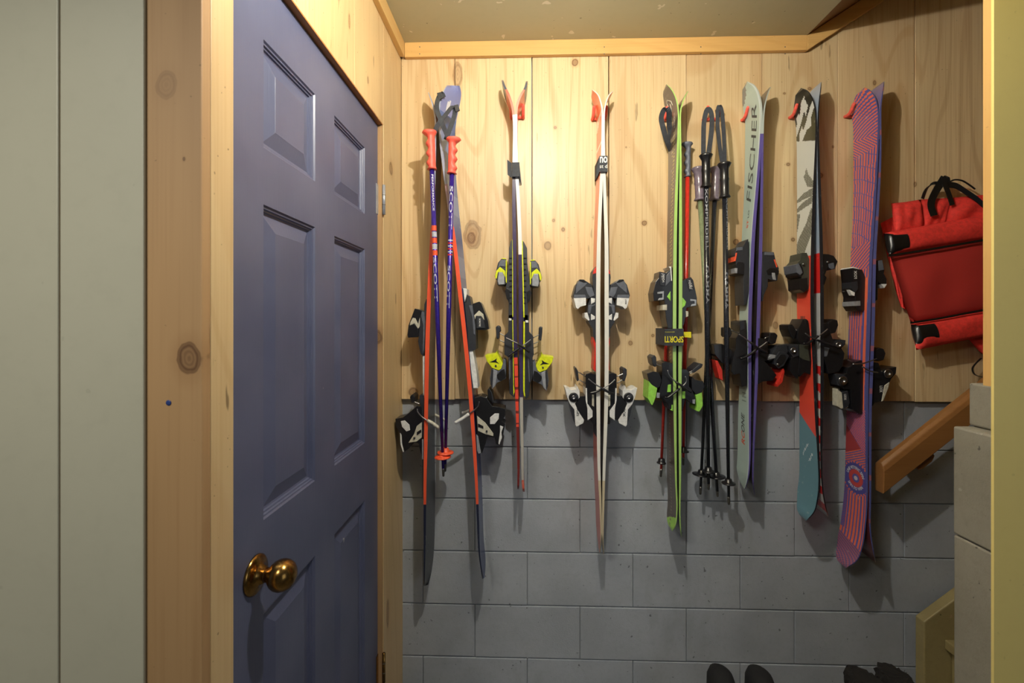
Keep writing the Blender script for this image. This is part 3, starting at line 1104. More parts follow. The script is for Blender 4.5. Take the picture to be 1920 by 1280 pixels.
s2l = Ski('left ski of the slim pair with yellow heel pieces', -1,
          [(942, 150), (946, 162), (953, 176), (958, 190), (962, 206), (964, 225), (964, 300), (963.5, 380), (964.5, 450), (965, 600), (968, 700), (970, 780), (972, 860), (972, 900), (971.5, 917)],
          W2, 0.0135, top2, wall2l, const((40, 38, 44)), tailL=10, tmin=0.5)
s2r = Ski('right ski of the slim pair with yellow heel pieces', 1,
          [(988, 152), (984.5, 165), (978, 176), (972, 189), (968.5, 204), (967.5, 225), (968, 300), (972, 380), (975, 450), (976, 600), (977, 700), (978, 780), (979.5, 860), (980, 900), (982, 922)],
          W2, 0.0135, top2, wall2r, const((40, 38, 44)), tailL=10, tmin=0.5)
toeL = [(320, 360), (395, 365), (410, 720), (380, 740), (360, 760), (260, 750), (255, 680), (235, 660), (220, 620), (240, 540), (270, 420)]
for s_, mf, lab in ((s2l, lambda p: p, 'L'), (s2r, lambda p: MIR(p, 1150, 25), 'R')):
    left = lab == 'L'
    plate1 = B1([(490, 60), (465, 90), (435, 200), (430, 420), (385, 820), (380, 870), (430, 1020), (425, 1290), (492, 1290)]) if left else \
        B1([(632, 80), (660, 110), (705, 200), (710, 420), (760, 840), (765, 900), (720, 1010), (722, 1290), (635, 1290)])
    group_parts(s_, 'binding_plate', [
        ('', 'dark', plate1, -0.5),
        ('rear_plate', 'dark', B2([(405, 0), (470, 0), (475, 560), (492, 1150), (475, 1165), (415, 1110), (410, 950), (400, 600), (385, 590), (345, 560), (345, 290), (380, 260), (400, 230)]) if left else
            B2([(620, 0), (690, 0), (695, 240), (750, 300), (760, 560), (745, 600), (740, 900), (710, 960), (690, 1150), (650, 1195), (635, 1160), (608, 1080)]), -0.5),
        ('yellow_line', 'yellow', B1([(482, 70), (493, 60), (498, 1230), (485, 1230)]) if left else B1([(622, 80), (640, 85), (670, 1240), (650, 1240)]), 0.5),
        ('yellow_line', 'yellow', B2([(455, 70), (468, 70), (480, 1000), (490, 1090), (470, 1140), (465, 700)]) if left else B2([(612, 95), (635, 95), (632, 1080), (640, 1160), (625, 1150), (608, 1080)]), 0.5),
        ('white_mark', 'white', B2([(405, 48), (445, 52), (445, 82), (407, 80)]) if left else B2([(642, 76), (682, 80), (682, 112), (645, 110)]), 0.5),
        ('grey_rail', 'grey', B2([(405, 600), (430, 600), (430, 880), (410, 930)]) if left else B2([(672, 620), (690, 620), (705, 960), (690, 940)]), 0.5)])
    for k in range(9):
        y_ = 340 + k * 85
        xx = (440, 478) if left else (655, 692)
        part('rib', s_.root, B1([(xx[0], y_), (xx[1], y_ - 4), (xx[1], y_ + 10), (xx[0], y_ + 14)]), 'black', -0.0365, 0.0365, 0)
    group_parts(s_, 'toe_binding', [
        ('', 'dark', B1(mf(toeL)), 0),
        ('label_plate', 'grey', B1(mf([(310, 375), (385, 375), (375, 480), (300, 470), (272, 500), (285, 430)])), 1),
        ('yellow_wing', 'yellow', B1(mf([(300, 480), (375, 540), (380, 640), (340, 560), (270, 560), (250, 660), (232, 655), (225, 610), (245, 540)])), 1.5),
        ('silver_wing', 'silver', B1(mf([(280, 560), (340, 560), (365, 620), (365, 740), (280, 750), (265, 690)])), 2),
        ('yellow_strip', 'yellow', B1(mf([(385, 380), (402, 380), (402, 730), (385, 700)])), 1.2),
        ('yellow_cap', 'yellow', B1(mf([(320, 360), (340, 345), (390, 352), (390, 368)])), 0.5),
        ('toe_latch', 'black', B1(mf([(375, 840), (400, 800), (450, 830), (440, 1010), (400, 960)])), 1)])
    mh = (lambda p: p) if left else (lambda p: MIR(p, 1110, 25))
    hb = group_parts(s_, 'heel_binding', [
        ('', 'grey', B2(mh([(160, 760), (270, 790), (320, 700), (330, 620), (365, 640), (365, 900), (300, 935), (240, 960), (190, 1040), (160, 1020), (140, 900)])), 0),
        ('heel_cup', 'yellow', B2(mh([(70, 570), (215, 550), (235, 510), (250, 560), (280, 610), (320, 690), (300, 760), (265, 785), (170, 750), (95, 650)])), 1),
        ('emblem', 'black', B2(mh([(130, 670), (200, 640), (240, 612), (230, 650), (270, 690), (215, 672), (180, 672)])), 1.6),
        ('pivot_boot', 'black', B2(mh([(235, 850), (300, 780), (345, 760), (370, 880), (300, 940), (250, 910)])), 1),
        ('lever', 'silver', B2(mh([(190, 760), (245, 800), (215, 1000), (170, 1050), (150, 980)])), 1),
        ('lever_edge', 'dark', B2(mh([(160, 760), (190, 780), (175, 1040), (148, 980)])), 1.8)])
    q = B2(mh([(222, 720)]))[0]
    disc('screw', hb, q[0], q[1], 1.8, 'dark', -0.040)
pedal(s2l, B2([(222, 170), (250, 148), (285, 170), (290, 240), (268, 250), (270, 340), (235, 345), (228, 260)]), [B2([(275, 260), (355, 300)]), B2([(275, 355), (345, 390)])])
pedal(s2r, B2([(835, 190), (850, 165), (885, 170), (880, 260), (865, 370), (830, 355)]), [B2([(750, 325), (835, 280)]), B2([(760, 410), (830, 375)])])
brake(s2l, B2([(365, 325), (450, 365), (540, 410)]), B2([(540, 410), (620, 465), (700, 525)]), -0.058)
brake(s2r, B2([(720, 350), (660, 395), (560, 465)]), B2([(560, 465), (480, 520), (395, 585)]), -0.049)

# ---------------- pair 3: orange and white skis
W3 = [(165, .108), (240, .108), (400, .082), (600, .074), (760, .078), (920, .098), (1040, .10)]


def top3(u, py):
    if 262 < py < 268 or 205 < py < 210 + 20 * u:
        return (236, 226, 216)
    if py < 520:
        return (236, 118, 72)
    return (46, 46, 52) if py < 820 else (206, 96, 76)


wall3 = lambda py: (236, 214, 204) if py < 215 else ((226, 224, 216) if py < 900 else (204, 190, 160))
s3l = Ski('left ski of the orange and white pair with white heel pieces', -1,
          [(1111, 168), (1120, 176), (1126, 190), (1129, 204), (1129.5, 220), (1129, 300), (1127, 350), (1123, 450), (1121.5, 560), (1121.5, 700), (1122, 780), (1123, 870), (1126, 950), (1127, 1010), (1125, 1036)],
          W3, 0.0150, top3, wall3, const((72, 50, 30)), tailL=34, tailE=1.4)
s3r = Ski('right ski of the orange and white pair with white heel pieces', 1,
          [(1149, 171), (1142, 178), (1137, 190), (1133.5, 205), (1132.5, 220), (1132.5, 300), (1133.5, 350), (1137, 450), (1137.5, 560), (1137.5, 700), (1136, 780), (1133, 870), (1131, 950), (1130.5, 1010), (1132, 1038)],
          W3, 0.0150, top3, wall3, const((72, 50, 30)), tailL=34, tailE=1.4)
for s_, left in ((s3l, True), (s3r, False)):
    mf = (lambda p: p) if left else (lambda p: MIR(p, 1086))
    group_parts(s_, 'binding_plate', [
        ('', 'dark', C1(mf([(470, 150), (465, 150), (415, 220), (405, 320), (430, 580), (380, 620), (340, 730), (330, 870), (350, 1000), (410, 1090), (420, 1200), (455, 1300), (470, 1300)])), -0.5),
        ('red_tip', 'red', C1(mf([(468, 150), (430, 200), (410, 270), (468, 255)])), 0),
        ('inset', 'white', C1(mf([(385, 625), (447, 635), (442, 690), (385, 720)])), 0.5),
        ('inset', 'white', C1(mf([(385, 865), (447, 905), (442, 945), (385, 960)])), 0.5),
        ('frame', 'grey', C1(mf([(345, 740), (385, 725), (420, 735), (445, 715), (445, 740), (395, 760), (375, 860), (345, 860)])), 0.3),
        ('latch', 'white', C1(mf([(290, 850), (330, 845), (365, 960), (350, 970), (290, 920)])), 0.4),
        ('red_line', 'red', C1(mf([(415, 1290), (430, 1170), (468, 1170), (468, 1750), (420, 1700), (440, 1400)])), -1.5)])
    t = group_parts(s_, 'toe_binding', [
        ('', 'dark', C1(mf([(210, 350), (280, 355), (400, 430), (440, 590), (390, 620), (330, 640), (310, 640), (130, 630), (115, 590), (160, 430), (200, 380)])), 0),
        ('toe_cap', 'grey', C1(mf([(210, 355), (280, 360), (330, 400), (300, 440), (160, 560), (165, 450)])), 0.6),
        ('toe_wing', 'white', C1(mf([(125, 632), (310, 622), (312, 735), (225, 760), (190, 795), (160, 770)])), 1),
        ('wing_band', 'grey', C1(mf([(130, 580), (300, 580), (310, 628), (125, 634)])), 0.9),
        ('cheek', 'grey', C1(mf([(300, 460), (400, 470), (440, 590), (370, 620), (330, 560)])), 0.8),
        ('adjuster', 'black', C1(mf([(200, 370), (215, 348), (280, 352), (330, 395), (280, 400)])), 1)])
    mh = (lambda p: p) if left else (lambda p: MIR(p, 1236))
    hb = group_parts(s_, 'heel_binding', [
        ('', 'black', C2(mh([(385, 250), (450, 230), (545, 260), (550, 1000), (490, 1000), (480, 960), (500, 800), (420, 720), (410, 930), (360, 930), (230, 700), (300, 580), (385, 575)])), 0),
        ('turntable', 'white', C2(mh([(75, 455), (110, 455), (170, 490), (245, 480), (255, 425), (295, 500), (295, 600), (225, 690), (270, 800), (362, 940), (350, 985), (250, 1040), (230, 1010), (215, 780), (150, 700), (110, 600)])), 0.6),
        ('side_rail', 'white', C2(mh([(385, 460), (405, 460), (412, 690), (490, 800), (490, 890), (415, 945), (410, 760), (385, 640)])), 1.2),
        ('inner_rail', 'cream', C2(mh([(480, 560), (512, 560), (512, 740), (480, 720)])), 0.8),
        ('lever_edge', 'dark', C2(mh([(150, 710), (215, 780), (232, 1010), (225, 1005), (180, 850)])), 0.4)])
    q = C2(mh([(205, 600)]))[0]
    disc('pivot_knob', hb, q[0], q[1], 9, 'black', -0.040)
    disc('pivot_ring', hb, q[0], q[1], 3.8, 'metal', -0.0445, hole=0.55)
    if left:
        lettering('SPX', lambda a, b_: P3(1050 + (285 - b_) / 8, 670 + (880 - a) / 8, YC - 0.0358), M['ink_black'], hb, 36, 130)
    else:
        lettering('LOOK', lambda a, b_: P3(1050 + (940 + b_) / 8, 670 + (730 + a) / 8, YC - 0.0358), M['ink_black'], hb, 42, 165)
        lettering('LOOK', lambda a, b_: P3(1060 + (895 + b_) / 8, 480 + (645 + a) / 8, YC - 0.0368), M['ink_black'], t, 24, 80)
pedal(s3l, C2([(222, 165), (240, 145), (270, 200), (285, 340), (260, 365), (240, 260)]), [C2([(275, 215), (385, 285)]), C2([(280, 330), (385, 390)])])
pedal(s3r, C2([(940, 180), (970, 150), (1005, 180), (1005, 260), (970, 365), (935, 340), (945, 260)]), [C2([(965, 235), (850, 285)]), C2([(940, 330), (855, 385)])])
brake(s3l, C2([(425, 320), (520, 395), (630, 460)]), C2([(630, 460), (720, 515), (800, 545)]), -0.058)
brake(s3r, C2([(825, 330), (750, 400), (630, 470)]), C2([(630, 470), (540, 515), (450, 535)]), -0.049)

# ---------------- pair 4: dark brown skis with lime edges
W4 = [(155, .108), (230, .104), (380, .078), (600, .070), (760, .074), (900, .092), (1006, .094)]


def top4(u, py):
    if 240 < py < 720 and abs((u * 2.2 + 0.25 * math.sin(py * 0.9)) - 0.9) < 0.16 and (py % 7) < 3.6:
        return (168, 158, 84)
    if py > 740 and abs(u - 0.55) < 0.06 and (py % 6) < 2.5:
        return (130, 118, 92)
    if py > 970 and (py - 970) / 30 + (0.55 - u) * 0.6 > 0.35:
        return (158, 214, 74)
    return (78, 66, 58)


wall4 = lambda py: (168, 206, 112)
base4 = lambda u, py: (36, 36, 40)
s4l = Ski('left ski of the brown pair with lime green edges', -1,
          [(1250, 158), (1258, 166), (1265, 178), (1270, 194), (1272, 212), (1272, 240), (1270.5, 300), (1268, 370), (1266, 450), (1265, 560), (1265, 700), (1266, 800), (1267.5, 900), (1269, 960), (1266, 985), (1261, 996)],
          W4, 0.0125, top4, wall4, base4, tailL=22, nu=16, step=1.8)
s4r = Ski('right ski of the brown pair with lime green edges', 1,
          [(1290, 171), (1285, 180), (1280, 192), (1276.5, 206), (1275.5, 222), (1275.5, 250), (1276, 300), (1276, 370), (1276, 450), (1276, 560), (1275, 700), (1275, 800), (1275, 900), (1274.5, 960), (1275.5, 985), (1277.5, 1006)],
          W4, 0.0125, top4, wall4, base4, tailL=22)
# stencilled handle shape and script near the tip
for (a, b_) in (((.070, 176), (.058, 172)), ((.058, 172), (.036, 180)), ((.036, 180), (.034, 188)), ((.070, 176), (.068, 192)), ((.068, 192), (.060, 204)), ((.060, 204), (.056, 214)), ((.050, 182), (.052, 196))):
    p, q = s4l.surf(*a, lift=.001), s4l.surf(*b_, lift=.001)
    tube('tip_mark', [p, q], 0.0016, M['cream'], s4l.body, 6)
s4l.print_up('VOLKL', 232, 0.030, 0.007, 0.055, M['ink_white'], False, 0.3)
group_parts(s4l, 'toe_binding', [
    ('', 'black', D1([(190, 205), (280, 225), (330, 180), (345, 140), (362, 330), (362, 800), (360, 960), (300, 960), (275, 830), (265, 720), (255, 590), (160, 590), (115, 600), (105, 490), (140, 340), (180, 290)]), 0),
    ('face_plate', 'dark', D1([(200, 215), (280, 228), (255, 400), (200, 390)]), 1),
    ('cheek', 'grey', D1([(282, 260), (330, 200), (335, 330), (270, 400)]), 0.8),
    ('clip', 'silver', D1([(160, 480), (250, 465), (245, 580), (170, 590), (185, 560), (228, 555), (230, 500), (165, 505)]), 1.5),
    ('lime_inset', 'lime', D1([(337, 465), (337, 600), (290, 540)]), 1),
    ('latch', 'cream', D1([(230, 650), (290, 645), (290, 720), (230, 720)]), 1),
    ('white_edge', 'white', D1([(310, 140), (347, 135), (358, 330), (345, 330), (335, 170)]), 1)])
lettering('völkl', lambda a, b_: P3(1210 + (255 - b_) / 7.11, 480 + (350 - a) / 7.11, YC - 0.0368), M['ink_white'], s4l.root.children[1], 40, 120, False, 0.2)
t = group_parts(s4r, 'toe_binding', [
    ('', 'black', D1([(500, 330), (545, 300), (610, 280), (640, 320), (690, 560), (685, 660), (600, 675), (550, 690), (545, 760), (520, 900), (495, 960), (493, 330)]), 0),
    ('face_plate', 'dark', D1([(550, 305), (612, 285), (640, 330), (660, 420), (585, 470)]), 1),
    ('clip', 'silver', D1([(600, 570), (680, 580), (680, 660), (610, 670), (620, 640), (660, 635), (655, 600), (600, 600)]), 1.5),
    ('lime_inset', 'lime', D1([(497, 550), (545, 610), (530, 660), (497, 690)]), 1),
    ('latch', 'cream', D1([(540, 730), (575, 735), (575, 800), (545, 815)]), 1)])
lettering('völkl', lambda a, b_: P3(1210 + (575 + b_ + a * .12) / 7.11, 480 + (320 + a) / 7.11, YC - 0.0368), M['ink_white'], t, 42, 120, False, 0.2)
group_parts(s4l, 'heel_binding', [
    ('', 'black', D2([(290, 240), (350, 220), (425, 240), (455, 260), (462, 980), (400, 940), (380, 850), (300, 770), (240, 700), (290, 500)]), 0),
    ('heel_cup', 'black', D2([(65, 400), (160, 370), (250, 390), (285, 500), (260, 600), (220, 620), (130, 560), (90, 510)]), 1),
    ('lever', 'lime', D2([(95, 510), (140, 570), (220, 620), (195, 760), (150, 875), (130, 870), (80, 775)]), 0.6),
    ('lime_inset', 'lime', D2([(380, 570), (425, 565), (425, 680), (370, 680)]), 1),
    ('lime_hook', 'lime', D2([(435, 870), (455, 870), (455, 965), (410, 945), (435, 930)]), 1),
    ('spring_screw', 'silver', D2([(215, 690), (260, 690), (255, 770), (210, 765)]), 0.5)])
group_parts(s4r, 'heel_binding', [
    ('', 'black', D2([(580, 340), (660, 340), (695, 380), (700, 600), (740, 640), (790, 760), (790, 860), (740, 850), (640, 780), (600, 960), (580, 960)]), 0),
    ('heel_cup', 'black', D2([(730, 500), (745, 450), (790, 495), (910, 520), (930, 600), (890, 680), (800, 715), (740, 640)]), 1),
    ('lever', 'lime', D2([(795, 720), (890, 680), (905, 880), (850, 975), (805, 960), (815, 900)]), 0.6),
    ('lime_inset', 'lime', D2([(595, 670), (640, 670), (640, 775), (595, 780)]), 1),
    ('spring_screw', 'silver', D2([(745, 790), (790, 785), (785, 860), (750, 850)]), 0.5)])
pedal(s4l, D2([(130, 160), (175, 120), (205, 150), (215, 290), (185, 305), (150, 260)]), [D2([(200, 255), (320, 305)])])
pedal(s4r, D2([(750, 340), (860, 245), (910, 260), (890, 310), (780, 390), (740, 390)]), [D2([(690, 385), (770, 350)]), D2([(695, 410), (820, 345)])])
brake(s4l, D2([(375, 350), (400, 430), (500, 530)]), D2([(500, 530), (640, 620), (730, 680)]), -0.058)
brake(s4r, D2([(640, 445), (660, 490), (640, 550), (550, 630)]), D2([(550, 630), (390, 755), (330, 755)]), -0.049)

# ---------------- pair 5: mint skis with violet edges
W5 = [(150, .112), (230, .110), (380, .080), (560, .066), (720, .068), (840, .084), (930, .086)]


def top5(u, py):
    if py < 172 and u > 0.62 + (py - 158) * 0.02:
        return (128, 128, 122)
    if 735 < py < 760 and 0.25 < u < 0.7 and (int(py * 1.3) % 5 < 2):
        return (120, 138, 134)
    return (172, 192, 184) if u > .07 else (196, 212, 214)


wall5 = lambda py: (176, 186, 182) if py < 250 else (94, 84, 152)
base5 = lambda u, py: (96, 92, 84) if py < 260 else (44, 40, 40)
s5l = Ski('left ski of the mint green pair, lettered up its front', -1,
          [(1402, 153), (1412, 158), (1420, 168), (1425.5, 184), (1428, 202), (1428, 225), (1426, 270), (1421, 340), (1413.5, 430), (1409, 520), (1406, 600), (1406, 700), (1406, 790), (1405.5, 870), (1402, 900), (1397, 916)],
          W5, 0.0125, top5, wall5, base5, tailL=26, tailE=1.5, tipL=30)
s5r = Ski('right ski of the mint green pair with violet edge', 1,
          [(1445, 163), (1441, 172), (1437, 185), (1433, 205), (1431, 230), (1429.5, 280), (1428.5, 340), (1427, 430), (1424.5, 520), (1422, 600), (1418.5, 700), (1415, 790), (1412, 870), (1412, 905), (1414.5, 928)],
          W5, 0.0125, top5, wall5, base5, tailL=26, tailE=1.5, tipL=30)
s5l.print_up('FISCHER', 375, 0.026, 0.036, 0.345, M['ink_grey'], False, 0.25)
s5l.print_up('LO', 404, 0.030, 0.010, 0.026, M['ink_black'], False)
s5l.print_up('ST', 424, 0.030, 0.012, 0.030, M['ink_orange'], True)
s5l.print_up('RC', 839, 0.030, 0.024, 0.048, M['ink_orange'], True, 0.25)
s5l.print_up('ONE', 815, 0.030, 0.024, 0.068, M['ink_grey'], True, 0.25)
group_parts(s5l, 'toe_binding', [
    ('', 'dark', E1([(330, 185), (425, 175), (470, 90), (505, 60), (520, 500), (515, 850), (470, 1040), (440, 1060), (430, 700), (440, 600), (330, 570), (320, 440), (300, 300)]), 0),
    ('jaw', 'black', E1([(320, 440), (350, 405), (420, 410), (450, 440), (440, 600), (330, 575)]), 1),
    ('jaw_clip', 'silver', E1([(300, 500), (345, 500), (340, 578), (305, 575)]), 2),
    ('coral_accent', 'orange', E1([(320, 270), (340, 270), (318, 395), (290, 400)]), 1),
    ('cover', 'grey', E1([(335, 190), (420, 182), (425, 230), (330, 240)]), 1)])
group_parts(s5r, 'toe_binding', [
    ('', 'dark', E1([(745, 250), (890, 260), (920, 400), (965, 500), (960, 560), (940, 690), (880, 690), (800, 660), (800, 770), (740, 900), (720, 1000), (712, 300)]), 0),
    ('jaw', 'black', E1([(780, 530), (830, 495), (920, 500), (968, 540), (960, 600), (800, 600)]), 1),
    ('jaw_clip', 'silver', E1([(860, 570), (905, 570), (925, 680), (880, 670)]), 2),
    ('coral_accent', 'orange', E1([(890, 370), (908, 370), (945, 480), (930, 490)]), 1),
    ('cover', 'grey', E1([(755, 255), (885, 262), (890, 310), (750, 305)]), 1)])
group_parts(s5l, 'heel_binding', [
    ('', 'black', E2([(430, 90), (520, 75), (535, 480), (530, 1000), (460, 1020), (430, 830), (350, 850), (310, 800), (330, 620), (370, 480), (380, 330), (430, 240)]), 0),
    ('heel_cup', 'black', E2([(60, 420), (180, 410), (300, 480), (340, 560), (340, 700), (250, 700), (180, 680), (80, 560)]), (-0.02, 0.03)),
    ('lever', 'red', E2([(80, 640), (120, 650), (185, 780), (192, 930), (145, 900)]), (-0.02, 0.02)),
    ('cover', 'dark', E2([(430, 100), (500, 90), (500, 200), (440, 220)]), 1)])
hb = group_parts(s5r, 'heel_binding', [
    ('', 'black', E2([(715, 330), (800, 340), (830, 400), (820, 640), (780, 660), (830, 700), (950, 850), (900, 930), (760, 940), (690, 980), (690, 330)]), 0),
    ('heel_arm', 'dark', E2([(960, 430), (1100, 420), (1110, 540), (990, 540), (930, 620), (840, 660), (880, 560)]), -1),
    ('heel_cup', 'dark', E2([(920, 620), (990, 520), (1080, 530), (1130, 580), (1050, 720), (980, 760), (920, 700)]), 1),
    ('cup_inset', 'black', E2([(950, 640), (1005, 560), (1070, 560), (1090, 600), (1040, 690), (985, 720), (950, 690)]), 2),
    ('lever', 'red', E2([(1050, 760), (1065, 800), (1035, 950), (960, 1020), (960, 970)]), 0.5),
    ('plate', 'silver', E2([(850, 600), (890, 560), (940, 570), (930, 610), (830, 640)]), 1)])
disc('screw', hb, 1330 + 972 / 7.53, 590 + 702 / 7.53, 2.2, 'metal', -0.0425)
pedal(s5l, E2([(262, 180), (300, 175), (325, 260), (290, 330), (262, 300)]), [E2([(310, 215), (430, 270)])], 'black')
pedal(s5r, E2([(850, 260), (930, 250), (970, 290), (940, 400), (880, 420), (830, 380)]), [E2([(780, 330), (890, 290)]), E2([(820, 380), (910, 310)])], 'black')
brake(s5l, E2([(420, 275), (500, 330), (580, 390)]), E2([(580, 390), (690, 470), (820, 540)]), -0.058)
brake(s5r, E2([(815, 380), (760, 425), (680, 480)]), E2([(680, 480), (540, 580), (440, 620)]), -0.049)

# ---------------- pair 6: white, red and teal skis with a palm print
W6 = [(160, .112), (240, .108), (400, .086), (600, .078), (740, .082), (880, .106), (980, .110)]
FAR6 = ([150, 167, 192, 206, 230, 242, 300, 368, 460, 500], [1492, 1491.5, 1491.7, 1495.5, 1499.2, 1500.6, 1501.2, 1500.3, 1499.6, 1499.5])
NEAR6 = ([150, 169, 178, 187.5, 197, 206, 225, 270, 352, 415, 478, 500], [1508, 1511, 1517.5, 1521.2, 1525, 1526.6, 1527.5, 1527.5, 1523.8, 1521.4, 1520.3, 1520])
LOGO6 = [cr(1480, 150, 10.67)(q) for q in (
    [(290, 245), (370, 440), (348, 590), (305, 470), (285, 610), (210, 880), (185, 790), (180, 720), (195, 600), (165, 520), (205, 445), (230, 490), (250, 300)],
    [(440, 400), (490, 540), (470, 570), (435, 700), (445, 850), (395, 890), (380, 870), (310, 1060), (270, 1035), (255, 850), (290, 735), (318, 850), (380, 600)])]
PALM6 = [cr(1480, 290, 6.4)(q) for q in (
    [(220, 95), (240, 200), (290, 330), (285, 395), (230, 350), (195, 200), (212, 180)],
    [(285, 395), (200, 410), (125, 470), (125, 500), (275, 485)],
    [(275, 490), (190, 520), (125, 580), (125, 630), (200, 600), (270, 580)],
    [(268, 610), (215, 800), (150, 950), (120, 1050), (120, 1150), (200, 1165), (262, 950), (268, 800)],
    [(120, 640), (160, 660), (135, 850), (120, 900)])]


def top6(u, py):
    # u runs from the near edge (right in the photograph) to the far edge
    x = 1 - u
    if py < 478:
        fx, nx_ = np.interp(py, *FAR6), np.interp(py, *NEAR6)
        X = fx + x * (nx_ - fx)
        if py < 242 + 21.5 * x:
            if py < 170:
                return (40, 40, 38)
            for poly in LOGO6:
                if inpoly(X, py, poly):
                    return (208, 210, 206)
            return (44, 44, 38) if py < 205 else (70, 68, 48)
        for k, poly in enumerate(PALM6):
            if inpoly(X, py, poly):
                return (88, 90, 80) if math.sin(X * 2.6 + py * (1.4 if k < 3 else .55)) > -0.35 else (138, 140, 132)
        return (204, 207, 202)
    if py < 492 - 16 * x:
        return (84, 86, 72)
    if py < 782 + 38 * x:
        if 592 < py < 606 and abs(x - .45) < .2 and int(x * 20) % 2:
            return (40, 30, 30)
        return (232, 78, 58)
    if 838 < py < 872 and ((int(py / 5) + int(x * 16)) % 7 == 0) and .2 < x < .75:
        return (200, 210, 214)
    return (96, 138, 152)


wall6 = lambda py: (34, 36, 42)


def base6(u, py):
    if py < 475:
        return (150, 164, 182)
    if py < 548:
        return (206, 46, 44)
    if py < 680:
        return (176, 178, 180)
    return (190, 40, 40) if int((py + 10 * u) / 16) % 2 else (186, 186, 184)


s6l = Ski('left ski with black white tip, palm print, red middle and teal tail', -1,
          [(1503, 165), (1512, 169), (1520, 178), (1526, 193), (1529.5, 212), (1530.5, 240), (1529.5, 290), (1527, 350), (1524.5, 430), (1523, 500), (1523.5, 600), (1527, 690), (1531, 790), (1535, 860), (1536, 905), (1533, 935), (1526, 960), (1512, 976)],
          W6, 0.0125, top6, wall6, base6, tailL=44, tailE=2.5, step=1.6, nu=24)
s6r = Ski('right ski behind the palm print ski, showing its striped base', 1,
          [(1540, 154), (1539, 166), (1537, 182), (1535, 205), (1534, 235), (1534.5, 280), (1536.5, 350), (1539, 430), (1540.5, 500), (1541.5, 600), (1541.5, 690), (1540.5, 790), (1540, 860), (1541.5, 905), (1546, 940), (1553, 968)],
          W6, 0.0125, const((70, 70, 66)), wall6, base6, tailL=44, tailE=2.5, step=2.5)
t = group_parts(s6l, 'toe_binding', [
    ('', 'olive', F1([(365, 205), (450, 200), (505, 330), (505, 500), (480, 780), (410, 840), (340, 790), (365, 600), (330, 560), (300, 480), (290, 380), (345, 320)]), 0),
    ('toe_arm', 'black', F1([(300, 390), (350, 370), (385, 440), (400, 530), (350, 600), (300, 560)]), 1),
    ('arm_plate', 'grey', F1([(270, 390), (320, 370), (355, 440), (385, 520), (345, 560), (290, 520)]), 1.6),
    ('rear_cover', 'black', F1([(330, 620), (460, 600), (475, 770), (410, 835), (340, 790)]), 0.6)])
disc('screw', t, 1460 + 403 / 8.53, 450 + 385 / 8.53, 2.0, 'metal', -0.0415)
t = group_parts(s6r, 'toe_binding', [
    ('', 'black', F1([(712, 220), (800, 225), (880, 250), (945, 340), (930, 380), (900, 460), (850, 475), (790, 430), (740, 560), (770, 600), (730, 720), (705, 720)]), 0),
    ('arm_plate', 'grey', F1([(800, 380), (880, 360), (900, 450), (850, 470), (810, 440)]), 1)])
disc('screw', t, 1460 + 790 / 8.53, 450 + 352 / 8.53, 2.0, 'metal', -0.0385)
t = group_parts(s6l, 'heel_binding', [
    ('', 'black', F2([(400, 310), (480, 150), (505, 240), (525, 150), (560, 180), (590, 400), (615, 560), (612, 830), (590, 1040), (500, 1000), (430, 1080), (400, 1000), (420, 740), (430, 560), (380, 470)]), 0),
    ('side_cover', 'olive', F2([(420, 560), (580, 570), (560, 640), (590, 830), (470, 800), (425, 760)]), 1),
    ('heel_cup', 'dark', F2([(260, 580), (400, 560), (410, 740), (320, 770), (260, 680)]), 1),
    ('heel_arm', 'black', F2([(270, 870), (290, 760), (400, 720), (420, 1000), (390, 1110), (320, 1060), (270, 980)]), -0.5)])
disc('pivot_ring', t, 1450 + 322 / 8.53, 580 + 655 / 8.53, 5.2, 'metal', -0.041, hole=.6)
t = group_parts(s6r, 'heel_binding', [
    ('', 'black', F2([(795, 230), (870, 210), (920, 390), (950, 470), (1080, 480), (1160, 490), (1150, 560), (1090, 620), (1140, 700), (1110, 900), (1040, 1000), (880, 1030), (850, 900), (795, 760)]), 0),
    ('heel_cup', 'dark', F2([(990, 500), (1080, 485), (1160, 495), (1145, 560), (1080, 620), (1000, 600)]), 1),
    ('side_cover', 'grey', F2([(805, 600), (900, 620), (860, 750), (805, 760)]), 0.6)])
disc('pivot_ring', t, 1450 + 1048 / 8.53, 580 + 566 / 8.53, 5.0, 'metal', -0.041, hole=.6)
pedal(s6l, F2([(240, 250), (300, 230), (340, 280), (380, 350), (340, 480), (290, 440), (245, 330)]), [F2([(350, 320), (450, 370)])], 'black')
pedal(s6r, F2([(870, 210), (940, 150), (1030, 170), (1045, 250), (1000, 370), (920, 390), (890, 320)]), [F2([(870, 255), (985, 222)])], 'black')
brake(s6l, F2([(510, 380), (580, 430), (680, 480)]), F2([(680, 480), (800, 530), (990, 590)]), -0.058)
brake(s6r, F2([(870, 310), (800, 370), (720, 425)]), F2([(720, 425), (630, 490), (540, 545), (480, 545)]), -0.049)

# ---------------- pair 7: violet and orange striped skis
W7 = [(155, .116), (240, .114), (400, .094), (590, .088), (780, .090), (900, .100), (1000, .110), (1066, .112)]
OR7, VI7 = (232, 112, 78), (88, 90, 160)


def stripe(v, period, duty=0.5):
    return (v % period) < period * duty


